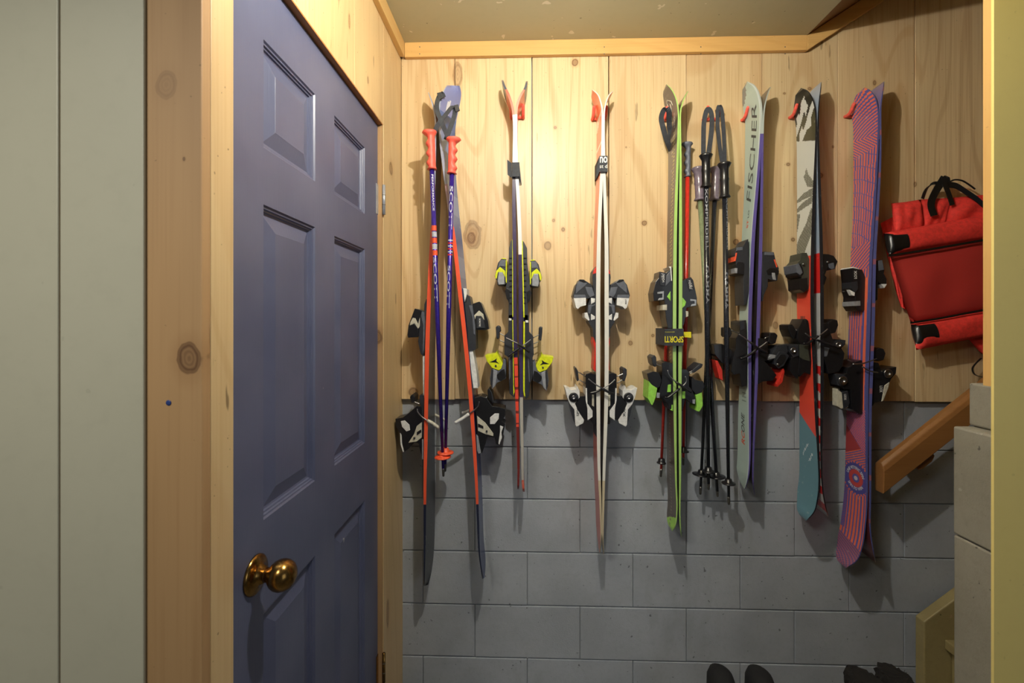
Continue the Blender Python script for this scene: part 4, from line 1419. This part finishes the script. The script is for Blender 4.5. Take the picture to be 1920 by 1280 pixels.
def top7(u, py):
    x = (1 - u) * 0.045 * 1000 * 2.0        # millimetres from the far edge
    y = py * 1.92                           # millimetres down the ski
    if py < 250 - 8 * u:
        r = math.hypot((x - 100) * 1.15, (py - 300) * 1.92)
        return OR7 if stripe(r, 12.2, .45) else VI7
    if py < 276 + (u - .5) * 8:
        return OR7 if stripe(y - x * 1.0, 10.5) else VI7
    if py < 450 + 10 * u:
        if abs((py - 276 + 22 * (0.5 - u) * -1 + 2 * math.sin(x * .05)) % 27) < 1.4:
            return VI7
        k = 2.0 if int((py - 276) / 27) % 2 else 0.0
        return OR7 if stripe(x + k, 10.6, .5) else VI7
    if py < 500 + 14 * u:
        return OR7 if stripe(y * 1.0 + x * 0.9, 15) else VI7
    if py < 770:
        if u < 0.30 and py > 520:
            return VI7 if stripe(x + (py - 520) * .01, 22, .45) else OR7
        return OR7 if stripe(x + 6 * math.sin(py * .012), 12.0, .52) else VI7
    if py < 806 + 50 * (1 - u):
        return OR7 if stripe(y * 1.0 - x * 1.0, 10) else VI7
    if py < 862 - 22 * (1 - u):
        return (160, 62, 66)
    cx, cy = x - 48, (py - 905) * 1.92
    r = math.hypot(cx * 1.05, cy)
    if r < 62:
        if r < 8:
            return (206, 200, 206)
        if r < 16:
            return VI7
        if r < 20 or 28 < r < 32:
            return (190, 72, 76)
        if r < 28:
            return (198, 76, 70)
        if r < 56:
            return (80, 78, 150)
        a = math.atan2(cy, cx)
        return OR7 if stripe(a, 0.22) else VI7
    if py < 880:
        return OR7 if stripe(y * 1.0 + x * .5, 9) else VI7
    if py < 1026 + 14 * (1 - u) - 6:
        if u > .82 and py < 1010:
            return VI7 if stripe(y + x, 10) else (128, 84, 130)
        return OR7 if stripe(x, 12.5, .58) else VI7
    return (168, 98, 112) if stripe(y - x * .45, 9) else (104, 84, 130)


wall7 = lambda py: (92, 98, 160)
base7 = lambda u, py: (126, 112, 152) if py < 260 else ((58, 36, 46) if py < 900 else (96, 44, 48))
s7l = Ski('left ski of the violet and orange striped pair, ring emblem near its tail', -1,
          [(1622, 164), (1632, 170), (1640, 182), (1645, 198), (1647, 218), (1646.5, 255), (1644, 310), (1639, 390), (1633, 480), (1629.5, 590), (1626, 700), (1625, 780), (1625, 860), (1625, 940), (1622, 985), (1616, 1025), (1605, 1052), (1586, 1065)],
          W7, 0.0115, top7, wall7, base7, tailL=40, tailE=2.6, step=1.0, nu=56)
s7r = Ski('right ski of the violet and orange striped pair, beside the red bag', 1,
          [(1658, 153), (1656.5, 165), (1654, 180), (1651.5, 198), (1651, 220), (1651, 260), (1650, 310), (1645.5, 390), (1640, 480), (1637.5, 590), (1634, 700), (1631.5, 780), (1631.5, 860), (1631.5, 940), (1631, 985), (1635, 1020), (1642, 1054)],
          W7, 0.0115, top7, lambda py: (92, 98, 160) if int(py / 9) % 9 else (160, 100, 120), base7, tailL=40, tailE=2.6)


def ringtext(txt, r, a0, a1, top_):
    v_, f_ = text_vf(txt, 1.0, True)
    L = v_[:, 0].max()
    hgt = 0.0115
    vs_ = []
    for a, b_ in v_:
        if top_:
            an = a0 + (a1 - a0) * a / L
            rr = r + b_ * hgt
        else:
            an = a0 + (a1 - a0) * a / L
            rr = r - b_ * hgt + hgt
        x_, y_ = rr * math.cos(an), rr * math.sin(an)
        u_m = 0.0485 - x_
        vs_.append(s7l.surf(u_m, 905 - y_ * 490 * 1.03))
    mk('lettering', vs_, f_, M['ink_white'], s7l.body, recalc=False)


ringtext('LINE VSTERIC SPIN', 0.034, math.radians(165), math.radians(15), True)
ringtext('SPIN TO WIN', 0.034, math.radians(215), math.radians(325), False)
t = group_parts(s7l, 'toe_binding', [
    ('', 'black', G1([(385, 300), (500, 340), (560, 350), (625, 500), (618, 1080), (580, 1120), (480, 1110), (420, 1020), (430, 850), (400, 740), (395, 560), (370, 330)]), (-0.030, 0.030)),
    ('toe_jaw', 'dark', G1([(345, 580), (470, 565), (490, 700), (440, 765), (360, 690)]), (-0.034, 0.010)),
    ('white_pad', 'white', G1([(320, 715), (425, 770), (420, 835), (370, 820)]), (-0.032, -0.016)),
    ('plate', 'silver', G1([(405, 935), (525, 925), (528, 1015), (405, 1020)]), (-0.032, 0.026)),
    ('white_cap', 'white', G1([(372, 318), (395, 292), (500, 328), (500, 342)]), (-0.0305, 0.0305)),
    ('far_pad', 'white', G1([(240, 745), (320, 760), (280, 840)]), (0.012, 0.026))])
lettering('LOOK', lambda a, b_: P3(1560 + (460 - b_) / 9.85, 470 + (515 - a) / 9.85, YC - 0.0312), M['ink_white'], t, 50, 150)
group_parts(s7r, 'toe_binding', [
    ('', 'black', G1([(812, 180), (930, 165), (970, 350), (960, 420), (1010, 520), (1010, 620), (900, 620), (850, 560), (845, 900), (800, 930)]), 0),
    ('cover', 'grey', G1([(860, 185), (930, 170), (965, 350), (870, 370)]), 1),
    ('white_pad', 'white', G1([(905, 612), (1020, 612), (970, 690)]), 0.6)])
t = group_parts(s7l, 'heel_binding', [
    ('', 'black', G2([(520, 380), (610, 360), (650, 560), (640, 760), (620, 1170), (560, 1160), (470, 1100), (450, 1040), (440, 800), (330, 790), (290, 600), (380, 560), (400, 470), (450, 450)]), (-0.034, 0.034)),
    ('heel_cup', 'dark', G2([(205, 580), (240, 560), (330, 570), (390, 620), (400, 700), (330, 760), (250, 740)]), (-0.036, 0.0)),
    ('lever', 'cream', G2([(240, 790), (310, 850), (330, 1080), (300, 1090), (240, 1050)]), (-0.036, -0.01)),
    ('lever_side', 'dark', G2([(310, 850), (400, 820), (430, 1000), (400, 1060), (335, 1080)]), (-0.034, 0.0)),
    ('far_lever', 'cream', G2([(235, 760), (270, 780), (330, 1080), (300, 1070)]), (0.012, 0.03)),
    ('lock_wire', 'metal', G2([(260, 1075), (330, 1105), (400, 1050), (410, 1060), (335, 1118), (250, 1085)]), (-0.035, -0.031))])
disc('pivot_ring', t, 1540 + 328 / 8, 630 + 668 / 8, 8.2, 'metal', -0.041, hole=.35)
lettering('LOOK', lambda a, b_: P3(1540 + (340 + b_) / 8, 630 + (870 + a) / 8, YC - 0.0347), M['ink_white'], t, 36, 90)
t = group_parts(s7r, 'heel_binding', [
    ('', 'black', G2([(765, 390), (860, 400), (900, 520), (1050, 480), (1130, 460), (1120, 560), (1050, 640), (1000, 750), (920, 970), (800, 1000), (770, 1050), (755, 600)]), 0),
    ('lever', 'cream', G2([(1022, 690), (1012, 760), (930, 970), (905, 980), (950, 740)]), 0.8)])
disc('pivot_ring', t, 1540 + 1010 / 8, 630 + 560 / 8, 8.0, 'metal', -0.041, hole=.35)
lettering('LOOK', lambda a, b_: P3(1540 + (875 + b_) / 8, 630 + (745 + a) / 8, YC - 0.0347), M['ink_white'], t, 44, 100)
pedal(s7r, G2([(800, 210), (870, 170), (940, 190), (970, 260), (940, 360), (860, 380), (800, 330)]), [G2([(800, 300), (925, 255)])], 'black')
brake(s7l, G2([(470, 420), (640, 405), (830, 335)]), None, -0.062)
brake(s7r, G2([(615, 455), (720, 520), (850, 545)]), None, -0.056)
rod('brake_arm', s7l.root, G2([(400, 355), (480, 400)]), 0.002, 'metal', -0.03)
# ================================================================== hooks
def hook(label, pv, py, side):
    """double hook screwed to the boards: pv, py = where the end of the prong that shows is; the other prong is on the given side"""
    Yt = YW - 0.050
    e = P3(pv, py - 5, Yt)
    r = thing('ski_hook', label, 'hook', (e.x + side * 0.023, YW, e.z - 0.03), 'coral tipped double hooks along the board wall')
    for k in (0, 1):
        x = e.x + side * 0.046 * k
        z = e.z - 0.030
        tube('prong', smooth_path([(x, YW - 0.0015, z), (x, YW - 0.018, z - 0.001), (x, YW - 0.032, z + 0.006), (x, Yt, e.z)], 4), [0.0058] * 12 + [0.0040], M['coral'], r, 10)
    xs_ = sorted((e.x, e.x + side * 0.046))
    tube('bridge', [(xs_[0], YW - 0.008, e.z - 0.031), (xs_[1], YW - 0.008, e.z - 0.031)], 0.005, M['coral'], r, 10)


hook('coral hook holding up the blue and orange skis by the door', 841, 196, -1)
hook('coral hook under the grey capped tips of the slim pair', 981, 200, -1)
hook('coral hook under the orange tips of the orange and white pair', 1114, 203, 1)
hook('coral hook under the brown tips of the lime edged pair', 1251, 204, 1)
hook('coral hook carrying only the black pole straps', 1328, 203, 1)
hook('coral hook left of the mint green tips', 1403, 204, 1)
hook('coral hook left of the black and white ski tips', 1495, 199, 1)
hook('coral hook left of the violet and orange striped tips', 1602, 197, 1)


# ================================================================== straps round the pairs
def band(label, px0, px1, py0, py1, y0=-0.056, y1=0.052, mat='webbing'):
    xa, za = at(px0, py0, YC + y0)
    xb, zb = at(px1, py1, YC + y0)
    r = thing('ski_strap', label, 'strap', ((xa + xb) / 2, YC, zb))
    v, f = [], []
    k = 0.0022
    ring = [(xa, YC + y0), (xb, YC + y0), (xb, YC + y1), (xa, YC + y1)]
    inn = [(xa + k, YC + y0 + k), (xb - k, YC + y0 + k), (xb - k, YC + y1 - k), (xa + k, YC + y1 - k)]
    for z in (za, zb):
        v += [(x, y, z) for x, y in ring] + [(x, y, z) for x, y in inn]
    for i in range(4):
        j = (i + 1) % 4
        f += [(i, j, 8 + j, 8 + i), (4 + i, 12 + i, 12 + j, 4 + j), (i, 4 + i, 4 + j, j), (8 + i, 8 + j, 12 + j, 12 + i)]
    b_ = mk('band', v, f, M[mat], r, bevel=0.0008)
    return r, b_, YC + y0


r, b_, yy = band('dark grey strap round the slim pair below its tips', 960, 974, 304, 331)
part('loose_end', r, [(951, 299), (959.5, 306), (960, 334), (951.5, 327)], 'webbing', -0.054, -0.052, 0)
part('loose_end', r, [(974, 307), (977.5, 342), (976, 344), (973, 325)], 'webbing', -0.050, -0.02, 0)
r, b_, yy = band('dark strap with white letters round the orange and white pair', 1124, 1139.5, 292, 322)
part('loose_end', r, [(1124.5, 294), (1118, 316), (1118.5, 335), (1124.5, 318)], 'webbing', -0.056, -0.054, 0)
tx = lambda x0, y0, k=1: (lambda a, c: P3(x0 + a * k, y0 - c * k, yy - 0.0006))
lettering('no', tx(1124.8, 305), M['ink_white'], b_, 11.5, 14)
lettering('st d', tx(1124.6, 315), M['ink_white'], b_, 7.0, 14, False)
r, b_, yy = band('dark strap with yellow letters round the brown lime edged pair', 1246, 1282, 616, 648)
lettering('SPORTI', lambda a, c: P3(1281.5 - a, 630 + c * 1.0, yy - 0.0006), M['ink_yellow'], b_, 12, 35)
lettering('sportclubshop', lambda a, c: P3(1265 - a, 621 + c, yy - 0.0006), M['ink_yellow'], b_, 2.5, 18, False)
part('tag', r, [(1282, 622), (1296, 622), (1296, 633), (1282, 632)], 'ink_yellow', -0.03, -0.028, 0)


# ================================================================== poles
def pole(label, g0, g1, tip, Yg, Yt, shaft, grip, kind='knob', gr=0.016, sr=0.0082, basket=0.030, bmat='black', bdist=0.075, strap=None, swid=0.016, colour2=None, split=0.5, gpx=None, group=None):
    """g0/g1: top and bottom of the grip (px, py); tip: end of the pole"""
    a = P3(*g0, Yg)
    t = P3(*tip, Yt)
    ax = (t - a).normalized()
    L = (t - a).length
    r = thing('ski_pole', label, 'ski pole', t, group)
    gl = (P3(*g1, Yg) - a).length
    sh = tube('shaft', [a + ax * (gl - 0.01), a + ax * (gl + (L - gl) * 0.45), a + ax * (L - 0.022)], [sr, sr, sr * 0.58], M[shaft], r, 16)
    if colour2:
        tube('lower_shaft', [a + ax * (gl + (L - gl) * split), a + ax * (L - 0.021)], [sr * 1.06, sr * 0.66], M[colour2], r, 16)
    if kind == 'knob':
        prof = [(-0.002, gr * .55), (0, gr * 1.25), (.004, gr * 1.55), (.010, gr * 1.35), (.022, gr * .95), (gl * .42, gr * .95), (gl * .48, gr * 1.05), (gl * .54, gr * .95), (gl * .90, gr * .98), (gl * .95, gr * 1.2), (gl * .985, gr * 1.3), (gl, gr * .9)]
        lathe('grip', a, ax, prof, M[grip], r, 24)
    else:
        n_f = 4
        prof = [(-0.003, gr * .5), (0, gr * 1.25), (.005, gr * 1.4), (.012, gr * 1.15)]
        for k in range(25):
            d = 0.016 + (gl - 0.026) * k / 24
            prof.append((d, gr * (0.98 + 0.0 * k)))
        prof += [(gl - 0.006, gr * 1.12), (gl - 0.001, gr * 1.05), (gl, gr * .6)]
        sgn = kind

        def wob(an, d):
            if d < 0.008 or d > gl - 0.004:
                return 0.006 * max(0, math.cos(an) * sgn) if d < 0.008 else 0
            return -0.0042 * max(0.0, math.cos(an) * sgn) * (1 - math.cos((d - 0.01) / gl * n_f * 2 * math.pi)) / 1.0 + 0.002 * math.cos(an) * sgn
        lathe('grip', a, ax, prof, M[grip], r, 28, wob=wob)
    bp = t - ax * bdist
    bk = lathe('basket', bp, -ax, [(0.0, .008), (.001, basket), (.004, basket), (.006, basket * .8), (.008, .013), (.018, .011), (.02, .008)], M[bmat], r, 28)
    lathe('tip', t, -ax, [(0, .0022), (.003, .0042), (.012, .0045), (.024, .0052), (.030, .0050)], M['dull_metal'], r, 14)
    if strap:
        ribbon('strap', [P3(x, y, Y) for x, y, Y in strap], swid, 0.0016, M['webbing'], r)
    return r, sh, a, ax, sr


def pole_text(pl, txt, d0, length, height, mat, ang=0.0, up=True, tilt=0.0):
    """letters wrapped on the shaft; they run down the pole from d0"""
    r, sh, a, ax, sr = pl
    ref = Vector((0, -1, 0))
    s = ax.cross(ref).normalized()
    u = s.cross(ax).normalized()
    if u.y > 0:
        u = -u

    def mp(p, q):
        d = d0 + p
        rr = sr + 0.0006
        th = ang - (q - height / 2) / sr
        return a + ax * d + s * (rr * math.sin(th)) + u * (rr * math.cos(th))
    lettering(txt, mp, M[mat], sh, height, length, True)


purp = 'the purple poles with coral grips'
pl = pole('purple ski pole with coral grip, left of the two', (807, 246), (812, 317), (831.5, 893), 1.535, 1.585, 'purple_shaft', 'coral', 1, 0.0165, 0.0086, 0.029, 'orange', 0.068,
          [(815, 249, 1.535), (819, 238, 1.53), (827, 226, 1.528), (838, 212, 1.545), (849, 199, 1.57), (853, 205, 1.575), (851, 220, 1.56), (842, 246, 1.55), (836, 262, 1.55)])
pole_text(pl, 'SCOTT', 0.435, 0.155, 0.011, 'ink_silver', 0.1)
pole_text(pl, 'PERFORMANCE', 0.150, 0.125, 0.006, 'ink_silver', -0.3)
r_, sh_, a_, ax_, sr_ = pl
for k, m_ in enumerate(('orange', 'ink_silver', 'orange', 'ink_silver', 'orange')):
    d = 0.325 + k * 0.0215
    lathe('stripe', a_ + ax_ * d, ax_, [(0, sr_ + .0003), (.018, sr_ + .0003)], M[m_], sh_, 24, smooth=False)
pl = pole('purple ski pole with coral grip, right of the two', (849, 259), (843, 325), (834.5, 884), 1.540, 1.600, 'purple_shaft', 'coral', -1, 0.0165, 0.0086, 0.029, 'orange', 0.068,
          [(841, 259, 1.54), (835, 246, 1.535), (828, 228, 1.528), (820.5, 210, 1.535), (819, 195, 1.56), (823, 181, 1.58), (828, 175, 1.59), (832, 182, 1.585)])
pole_text(pl, 'SCOTT', 0.165, 0.150, 0.011, 'ink_silver', 0.0)
pole_text(pl, 'SCOTT', 0.440, 0.150, 0.010, 'ink_silver', 0.2)
r_, sh_, a_, ax_, sr_ = pl
for k in range(6):
    d = 0.350 + k * 0.010
    lathe('stripe', a_ + ax_ * d, ax_, [(0, sr_ + .0003), (.005, sr_ + .0003)], M['red' if k % 2 else 'ink_silver'], sh_, 24, smooth=False)
# buckles of those straps
for px, py, Y, par in ((824, 180, 1.575, 'ski_pole.001'), (856, 203, 1.568, 'ski_pole')):
    part('buckle', bpy.data.objects[par], [(px - 5, py - 6), (px + 3, py - 8), (px + 6, py + 3), (px - 2, py + 7)], 'dark', Y - YC - 0.004, Y - YC + 0.004, 0.0015)

pole('red ski pole with grey grip standing right of the brown skis', (1290, 268), (1288, 332), (1281, 872), 1.672, 1.680, 'red_shaft', 'grey_grip', 1, 0.0125, 0.0080, 0.020, 'black', 0.05)
pole('red ski pole ending left of the brown skis, strap on their hook', (1266, 236), (1264, 300), (1239, 894), 1.684, 1.668, 'red_shaft', 'grey_grip', 1, 0.0125, 0.0080, 0.017, 'black', 0.05,
     [(1258, 282, 1.67), (1250, 262, 1.645), (1243, 238, 1.625), (1240, 220, 1.615), (1246, 205, 1.60), (1254, 208, 1.60), (1255, 235, 1.64), (1260, 270, 1.675)], 0.018)
pole('ski pole with smoky clear grip and green upper shaft, far left of four', (1309, 314), (1314, 376), (1345.5, 931), 1.665, 1.655, 'green_shaft', 'clear_grip', 'knob', 0.0165, 0.0086, 0.031, 'black', 0.072, colour2='black_shaft', split=0.40)
pole('ski pole with smoky clear grip half hidden behind the black grip', (1343, 314), (1339, 376), (1313, 927), 1.672, 1.664, 'black_shaft', 'clear_grip', 'knob', 0.0165, 0.0082, 0.031, 'black', 0.072)
pl = pole('black ski pole with black grip, its strap on the pole hook', (1323.5, 289), (1325.5, 351), (1328.5, 918), 1.600, 1.635, 'black_shaft', 'black', 'knob', 0.0150, 0.0092, 0.022, 'black', 0.065,
          [(1319, 290, 1.60), (1319, 265, 1.60), (1320, 230, 1.60), (1325, 207, 1.602), (1331, 206, 1.602), (1335, 222, 1.60), (1333, 255, 1.595), (1328, 290, 1.60)], 0.016)
pole_text(pl, 'KOMPERDELL', 0.125, 0.215, 0.008, 'ink_dull', 0.25)
pole_text(pl, 'GAMMA', 0.395, 0.135, 0.010, 'ink_dull', 0.1)
pl = pole('black ski pole with black grip, nearest the mint green skis', (1358, 305), (1357.5, 371), (1366.5, 946), 1.590, 1.615, 'black_shaft', 'black', 'knob', 0.0150, 0.0086, 0.023, 'black', 0.075,
          [(1354, 306, 1.59), (1349, 270, 1.592), (1345.5, 235, 1.598), (1346, 205, 1.602), (1350, 199, 1.604), (1354, 212, 1.602), (1357, 250, 1.597), (1359, 306, 1.59)], 0.013)
pole_text(pl, 'KOMPERDELL', 0.125, 0.180, 0.007, 'ink_dull', -0.5)
pole_text(pl, 'GAMMA', 0.385, 0.130, 0.008, 'ink_dull', 0.1)
part('buckle', bpy.data.objects[pl[0].name], [(1342, 205), (1349, 202), (1351, 219), (1345, 222)], 'black', -0.022, -0.014, 0.001)

# ================================================================== red bag on the wall
H1 = cr(1620, 300, 2.91)
bagL = P3(1760, 520, 1.66)
bag = thing('red_bag', 'red padded bag with black corners and mesh pocket hanging on boards', 'bag', (bagL.x, 1.66, P3(1760, 650, 1.66).z))


def pillow(name, quad, Yb, bulge, mat, parent, n=14, m_=10, pw=2.0, wr=0.0, back=0.012, ew=6):
    """padded panel: quad of pixels (top-left, top-right, bottom-right, bottom-left) at depth Yb, swelling towards us"""
    q = [P3(x, y, Yb) for x, y in quad]
    v, f = [], []
    rnd = random.Random(sum(int(x) for x, y in quad))
    ph = [rnd.uniform(0, 6) for _ in range(4)]
    for lay in (0, 1):
        for i in range(n + 1):
            for j in range(m_ + 1):
                s, t = i / n, j / m_
                p = (q[0] * (1 - s) + q[1] * s) * (1 - t) + (q[3] * (1 - s) + q[2] * s) * t
                e = (1 - abs(2 * s - 1) ** ew) ** .5 * (1 - abs(2 * t - 1) ** pw) ** .5
                wv = wr * (math.sin(s * 17 + ph[0] + 3 * t) + math.sin(s * 7 + t * 9 + ph[1])) * e
                v.append((p.x, p.y - (bulge * e + wv if lay == 0 else -back * e), p.z))
    k = (n + 1) * (m_ + 1)
    for i in range(n):
        for j in range(m_):
            a = i * (m_ + 1) + j
            f.append((a, a + 1, a + m_ + 2, a + m_ + 1))
            f.append((k + a, k + a + m_ + 1, k + a + m_ + 2, k + a + 1))
    def edge(a, b2):
        f.append((a, b2, k + b2, k + a))
    for i in range(n):
        edge(i * (m_ + 1), (i + 1) * (m_ + 1))
        edge(i * (m_ + 1) + m_, (i + 1) * (m_ + 1) + m_)
    for j in range(m_):
        edge(j, j + 1)
        edge(n * (m_ + 1) + j, n * (m_ + 1) + j + 1)
    return mk(name, v, f, M[mat], parent, smooth=True)


pillow('back_panel', H1([(148, 236), (760, 180), (830, 900), (215, 800)]), 1.672, 0.02, 'red_cloth', bag, wr=0.004, back=0.015)
pillow('side_gusset', H1([(90, 345), (175, 300), (240, 820), (200, 800)]), 1.682, 0.008, 'red_cloth', bag, wr=0.003)
pillow('pleat', H1([(155, 240), (308, 215), (325, 380), (175, 400)]), 1.652, 0.014, 'red_cloth', bag, wr=0.002)
pillow('pleat', H1([(308, 215), (480, 205), (430, 375), (322, 385)]), 1.655, 0.010, 'red_cloth', bag, wr=0.002)
pillow('pleat', H1([(480, 205), (760, 185), (770, 330), (430, 375)]), 1.650, 0.016, 'red_cloth', bag, wr=0.003)
mp_ = pillow('mesh_pocket', H1([(140, 515), (790, 405), (810, 800), (255, 890)]), 1.642, 0.012, 'mesh_cloth', bag, wr=0.002)
for quad, nm in (([(106, 398), (790, 275), (795, 412), (135, 520)], 'upper_roll'), ([(253, 892), (810, 800), (815, 930), (285, 1036)], 'lower_roll')):
    ro = pillow(nm, H1(quad), 1.640, 0.026, 'red_cloth', bag, n=30, m_=12, pw=3.0, wr=0.0012, ew=40)
    up = nm == 'upper_roll'
    cq = [(106, 400), (217, 392), (232, 498), (134, 516)] if up else [(255, 896), (366, 880), (396, 990), (280, 1008)]
    o = pillow('corner_patch', H1(cq), 1.6375, 0.0255, 'vinyl', ro, n=12, m_=12, pw=3.0, ew=40)
for tr in ([(135, 522), (400, 480), (640, 438), (795, 412)], [(255, 888), (420, 862), (640, 820), (810, 796)]):
    ribbon('black_piping', [P3(*p, 1.622) for p in H1(tr)], 0.007, 0.004, M['vinyl'], bag, (0, 0, 1))
H2 = cr(1640, 320, 9.143)
ribbon('handle_strap', [P3(*p, Y) for p, Y in zip(H2([(820, 480), (880, 330), (1000, 230), (1130, 210), (1230, 110), (1250, 200), (1260, 280)]), (1.655, 1.65, 1.648, 1.65, 1.66, 1.65, 1.645))], 0.018, 0.002, M['vinyl'], bag, (1, 0.3, 0.6))
ribbon('handle_strap', [P3(*p, Y) for p, Y in zip(H2([(1020, 770), (970, 620), (980, 500), (1050, 350), (1130, 220), (1200, 110)]), (1.630, 1.634, 1.638, 1.64, 1.645, 1.655))], 0.024, 0.002, M['vinyl'], bag, (1, 0, 0.2))
ribbon('handle_strap', [P3(*p, Y) for p, Y in zip(H2([(1190, 120), (1210, 240), (1270, 400), (1330, 590)]), (1.65, 1.64, 1.635, 1.632))], 0.017, 0.002, M['vinyl'], bag, (1, 0, 0.2))
ribbon('handle_strap', [P3(*p, Y) for p, Y in zip(H2([(1250, 240), (1400, 260), (1560, 360), (1740, 480), (1900, 620)]), (1.645, 1.642, 1.638, 1.634, 1.63))], 0.024, 0.002, M['vinyl'], bag, (0, 0.3, 1))
tube('draw_cord', smooth_path([P3(*p, 1.655) for p in H2([(1270, 200), (1370, 155), (1500, 170), (1620, 240), (1720, 315)])], 4), 0.0028, M['vinyl'], bag, 8)
part('name_tag', bag, H2([(1265, 410), (1312, 410), (1318, 465), (1272, 470)]), 'silver', 0.008, 0.010, 0)
pillow('side_flap', H1([(560, 965), (760, 930), (760, 1120), (640, 1055)]), 1.660, 0.01, 'red_cloth', bag, n=8, m_=8)
ribbon('loose_strap', [P3(*p, 1.665) for p in H1([(640, 1080), (605, 1115), (592, 1140), (605, 1170), (650, 1185)])], 0.006, 0.0018, M['vinyl'], bag, (0, 1, 0))

# ================================================================== boots below the skis
M['suede'] = plain('black_suede', (20, 20, 22), 0.85)
M['sole'] = plain('black_rubber_sole', (14, 14, 15), 0.6)
M['fur'] = plain('dark_fur', (30, 27, 25), 0.95)


def boot(label, px, pytop, Y, fur=False, group=None, turn=0.0):
    c = P3(px, pytop, Y)
    H_ = c.z
    r = thing('boot', label, 'boot', (c.x, Y, 0), group)

    def loft(name, secs, mat, n=20, smooth=True, wobble=0.0):
        v, f = [], []
        rn = random.Random(px)
        for (z, cy, rx, ry) in secs:
            for k in range(n):
                a = 2 * math.pi * k / n
                w2 = 1 + wobble * rn.uniform(-1, 1)
                x_, y_ = rx * math.cos(a) * w2, cy + ry * math.sin(a) * w2
                v.append((c.x + x_ * math.cos(turn) - y_ * math.sin(turn), Y + x_ * math.sin(turn) + y_ * math.cos(turn), z + wobble * 0.02 * rn.uniform(-1, 1)))
        for i in range(len(secs) - 1):
            for k in range(n):
                f.append((i * n + k, i * n + (k + 1) % n, (i + 1) * n + (k + 1) % n, (i + 1) * n + k))
        f += [tuple(range(n)), tuple(range(len(v) - 1, len(v) - n - 1, -1))]
        return mk(name, v, f, mat, r, smooth=smooth)
    loft('sole', [(0, .06, .040, .125), (.008, .06, .043, .130), (.022, .06, .043, .130), (.026, .06, .040, .126)], M['sole'])
    up = [(.0262, .06, .040, .125), (.05, .055, .042, .120), (.075, .045, .042, .105), (.10, .020, .041, .075), (.13, .004, .041, .058), (H_ * .75, 0, .042, .055), (H_ * .9, 0, .041, .053), (H_ * .97, 0, .034, .044), (H_, 0, .018, .026)]
    loft('upper', up, M['suede'])
    if fur:
        loft('fur_collar', [(H_ * .80, 0, .046, .060), (H_ * .86, 0, .047, .066), (H_ * .93, 0, .048, .068), (H_ * .99, 0, .043, .060), (H_ * 1.01, 0, .036, .045)], M['fur'], 40, False, 0.12)
    else:
        ribbon('pull_loop', [(c.x - .006, Y - .052, H_ * .86), (c.x, Y - .060, H_ * .93), (c.x + .004, Y - .050, H_ * .96)], 0.012, 0.002, M['webbing'], r)
    return r


boot('black ankle boot under the mint green skis, left of the two', 1352, 1257, 1.46, group='boots on the floor')
boot('black ankle boot right of its mate below the mint skis', 1425, 1259, 1.46, group='boots on the floor')
boot('dark fur collared boot below the striped skis, left one', 1625, 1272, 1.47, True, 'boots on the floor', 0.2)
boot('dark fur collared boot below the striped skis, right one', 1682, 1267, 1.49, True, 'boots on the floor', -0.1)
